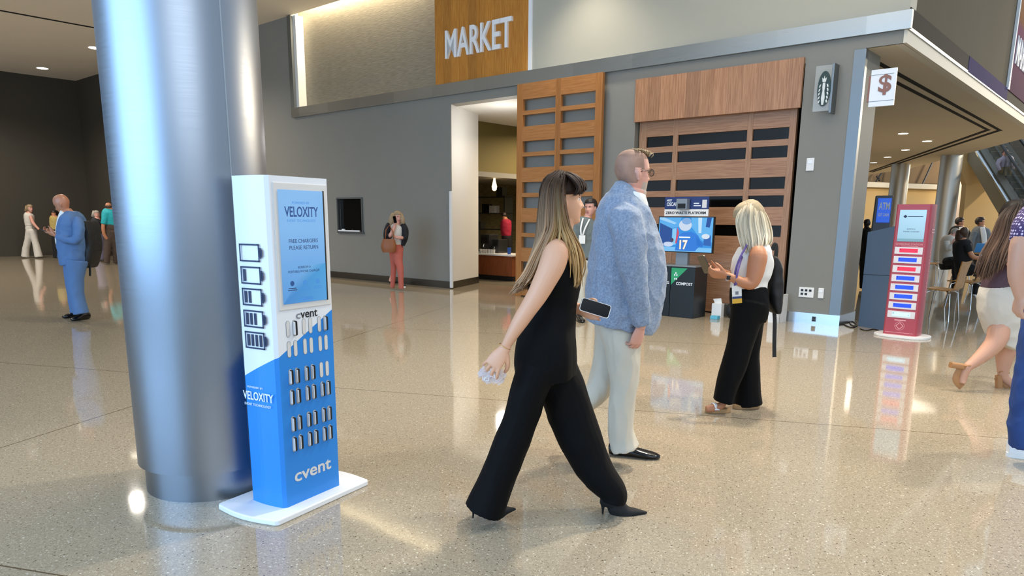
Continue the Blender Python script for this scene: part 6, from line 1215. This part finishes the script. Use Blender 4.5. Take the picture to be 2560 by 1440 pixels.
def check_fn(nt, b):
    N_ = nt.nodes.new; L = nt.links.new; tc = N_('ShaderNodeTexCoord'); v = N_('ShaderNodeTexVoronoi'); v.inputs['Scale'].default_value = 55; v.inputs['Randomness'].default_value = .15; L(tc.outputs['Object'], v.inputs['Vector'])
    r = N_('ShaderNodeValToRGB'); e = r.color_ramp.elements; e[0].position = .30; e[0].color = lin('#cdbfd8'); e[1].position = .40; e[1].color = lin('#3a2a5c'); L(v.outputs['Distance'], r.inputs[0]); L(r.outputs[0], b.inputs['Base Color']); b.inputs['Roughness'].default_value = .8
node_mat('dotted_shirt', check_fn); mat('jeans', '#1f3f78', .8, var=.2, vscale=6, bump=.2, bscale=200)
p = Person('man in a purple dotted shirt and jeans, cut off by the right edge', gnd(2590, 1130), 4.54); p.head(2640, 430, 105, 0, 0); S = p.skin; p.limb(S, [(2636, 470, 32, 0, .07), (2632, 500, 34, 0, .075), (2630, 530, 50, 0, .1)])
tt = [(2600, 2665, 500, .13), (2572, 2690, 530, .2), (2570, 2700, 600, .21), (2575, 2700, 680, .2), (2575, 2700, 780, .2)]; p.torso(S, tt, .85)
p.limb(S, [(2580, 545, 22, -.2), (2556, 600, 25, -.24), (2546, 650, 23, -.25), (2542, 690, 20, -.25), (2548, 720, 17, -.25), (2552, 742, 14, -.25)]); p.hand(2551, 738, -.25, (.0, .05, -1), (.9, .1, .1), True, sc=1.05, curl=(28, 45, 35), thumb=(.5, .7))
la = [(2630, 790, 62, 0, .17), (2600, 880, 50, -.05, .12), (2580, 960, 40, -.08, .11), (2562, 1050, 36, -.1, .1), (2566, 1110, 36, -.1, .11)]; lb = [(2650, 790, 60, .1, .16), (2680, 900, 48, .12, .12), (2700, 1000, 38, .12, .1), (2730, 1090, 34, .12, .1)]
p.limb(S, la, .6); p.limb(S, lb, .6); p.body(['skin_warm', 'lips', 'brow_brown'], .007, face_zones(fem=0))
T_ = MB(); p.torso(T_, tt); p.limb(T_, [(2600, 520, 32, -.12), (2574, 560, 36, -.2), (2560, 605, 32, -.24)]); p.cloth('shirt', T_, 'dotted_shirt', .009, 3, .005, 8); T_ = MB(); p.limb(T_, la); p.limb(T_, lb); p.cloth('jeans', T_, 'jeans', .009, 3, .008, 8); p.part('hair', p.haircap(cap_short(.26, -.2, .07)), 'hair_dark')
oxford(p, (2516, 1140), (2640, 1150), 0, h=.12, wd_=.055, m='white_gloss', sole='white_plastic', name='sneaker'); oxford(p, (2700, 1105), (2790, 1120), 0, h=.12, wd_=.055, m='white_gloss', sole='white_plastic', name='sneaker')
# ================================================================ KITCHEN BEHIND THE FIRST OPENING
ky = 2.3; a_, b_ = wl(1197, 700, ky), wl(1280, 697, ky); tz_ = wl(1240, 635, ky)[1]
t = empty('service_counter', mtx=wf(a_[0]-.6, ky, 0), label='wooden service counter with a pale worktop inside the first opening', cat='counter'); wc = b_[0]-a_[0]+.6
MB().box(0, wc, 0, .7, .12, tz_-.04).build('counter_front', 'wood_red', t); MB().box(0, wc, .03, .7, 0, .12).build('plinth', 'black', t); MB().box(-.02, wc+.03, -.04, .74, tz_-.04, tz_).build('worktop', 'white_plastic', t, bevel=.005)
cx_, cz_ = wl(1236, 462, 3.2)
t = empty('pendant_lamp', mtx=wf(cx_, 3.2, cz_), label='glowing teardrop pendant lamp hanging inside the first opening', cat='lamp'); MB().lathe([(.02, .17), (.03, .10), (.065, -.04), (.055, -.12), (.02, -.15)], n=20).build('glass_shade', 'lamp_warm', t, smooth=60); MB().tube([(0, 0, .16), (0, 0, 3.79-cz_)], .006, 6).build('cord', 'black', t)
mat('machine_steel', '#5d5f62', .3, .9); mat('cup_white', '#b9b8b4', .5); mat('blue_cup', '#1d4e9c', .5)
ey = ky+.30
for k, (px, wx, hx_, lb) in enumerate(((1201, .30, .45, 'steel coffee machine at the left end of the service counter'), (1230, .22, .34, 'smaller steel coffee grinder beside the coffee machine'))):
    x_, _ = wl(px, 620, ey); t = empty('coffee_machine', mtx=wf(x_, ey, tz_), label=lb, cat='machine'); MB().box(0, wx, 0, .35, 0, hx_).build('machine_body', 'machine_steel', t, bevel=.01); MB().box(.03, wx-.03, -.02, 0, hx_*.55, hx_*.85).build('panel', 'black', t); MB().tube([(wx*.5, -.03, hx_*.5), (wx*.5, -.05, hx_*.35), (wx*.5, -.02, hx_*.3)], .012, 8).build('spout', 'chrome', t)
for k in range(6):
    x_, _ = wl(1202+k*6.5, 630, ky+.1); m = MB().lathe([(.028, 0), (.037, .10)], n=14); o = tag(m.build('paper_cup', 'cup_white', smooth=60), f'pale cup on the service counter, {("first", "second", "third", "fourth", "fifth", "sixth")[k]} from the left', 'cup', 'cups on the counter'); o.matrix_world = wf(x_, ky+.1, tz_)
x_, _ = wl(1273, 612, ky+.15); o = tag(MB().lathe([(.04, 0), (.05, .16)], n=16).build('blue_cup', 'blue_cup', smooth=60), 'blue cup at the right end of the service counter', 'cup'); o.matrix_world = wf(x_, ky+.15, tz_)
sy_ = 4.6; x0_, z0_ = wl(1197, 520, sy_); x1_, _ = wl(1238, 520, sy_)
t = empty('storage_shelf', mtx=wf(x0_-.3, sy_, 0), label='dark shelf unit with metal boxes in the back of the kitchen', cat='shelf')
for z_ in (1.2, 1.65, 2.1): MB().box(0, 1.3, 0, .35, z_-.03, z_-.002).build('shelf_board', 'machine_steel', t)
for x_ in (0, 1.26): MB().box(x_, x_+.04, 0, .35, 0, 2.12).build('upright', 'machine_steel', t)
for k in range(4): o = tag(MB().box(0, .22, 0, .2, 0, .2+.05*(k % 2)).build('metal_box', ('machine_steel', 'black', 'cup_white', 'machine_steel')[k]), f'{("grey", "black", "pale", "second grey")[k]} box on the dark kitchen shelf', 'box'); o.matrix_world = wf(x0_-.2+k*.28, sy_+.05, (1.2, 1.65, 1.65, 2.1)[k])
fx, fy_ = wl(1264, 640, 3.9); fp = wp(fx, 3.9, 0)
figure('kitchen worker in a red shirt behind the service counter', (fp[0], fp[1], 0), fp[1], (1260, 540, 17, 100, 30), 'skin_tan', [(1258, 1272, 548, .1), (1252, 1278, 553, .16), (1251, 1279, 570, .17), (1254, 1278, 590, .15)], 'red_shirt', [[(1262, 600, 9, 0, .14), (1262, 640, 7, 0, .1), (1262, 690, 6, 0, .1)], [(1271, 600, 9, 0, .14), (1271, 640, 7, 0, .1), (1271, 690, 6, 0, .1)]], 'black_cloth', hair=('hair_dark', 'short'), v=.02)
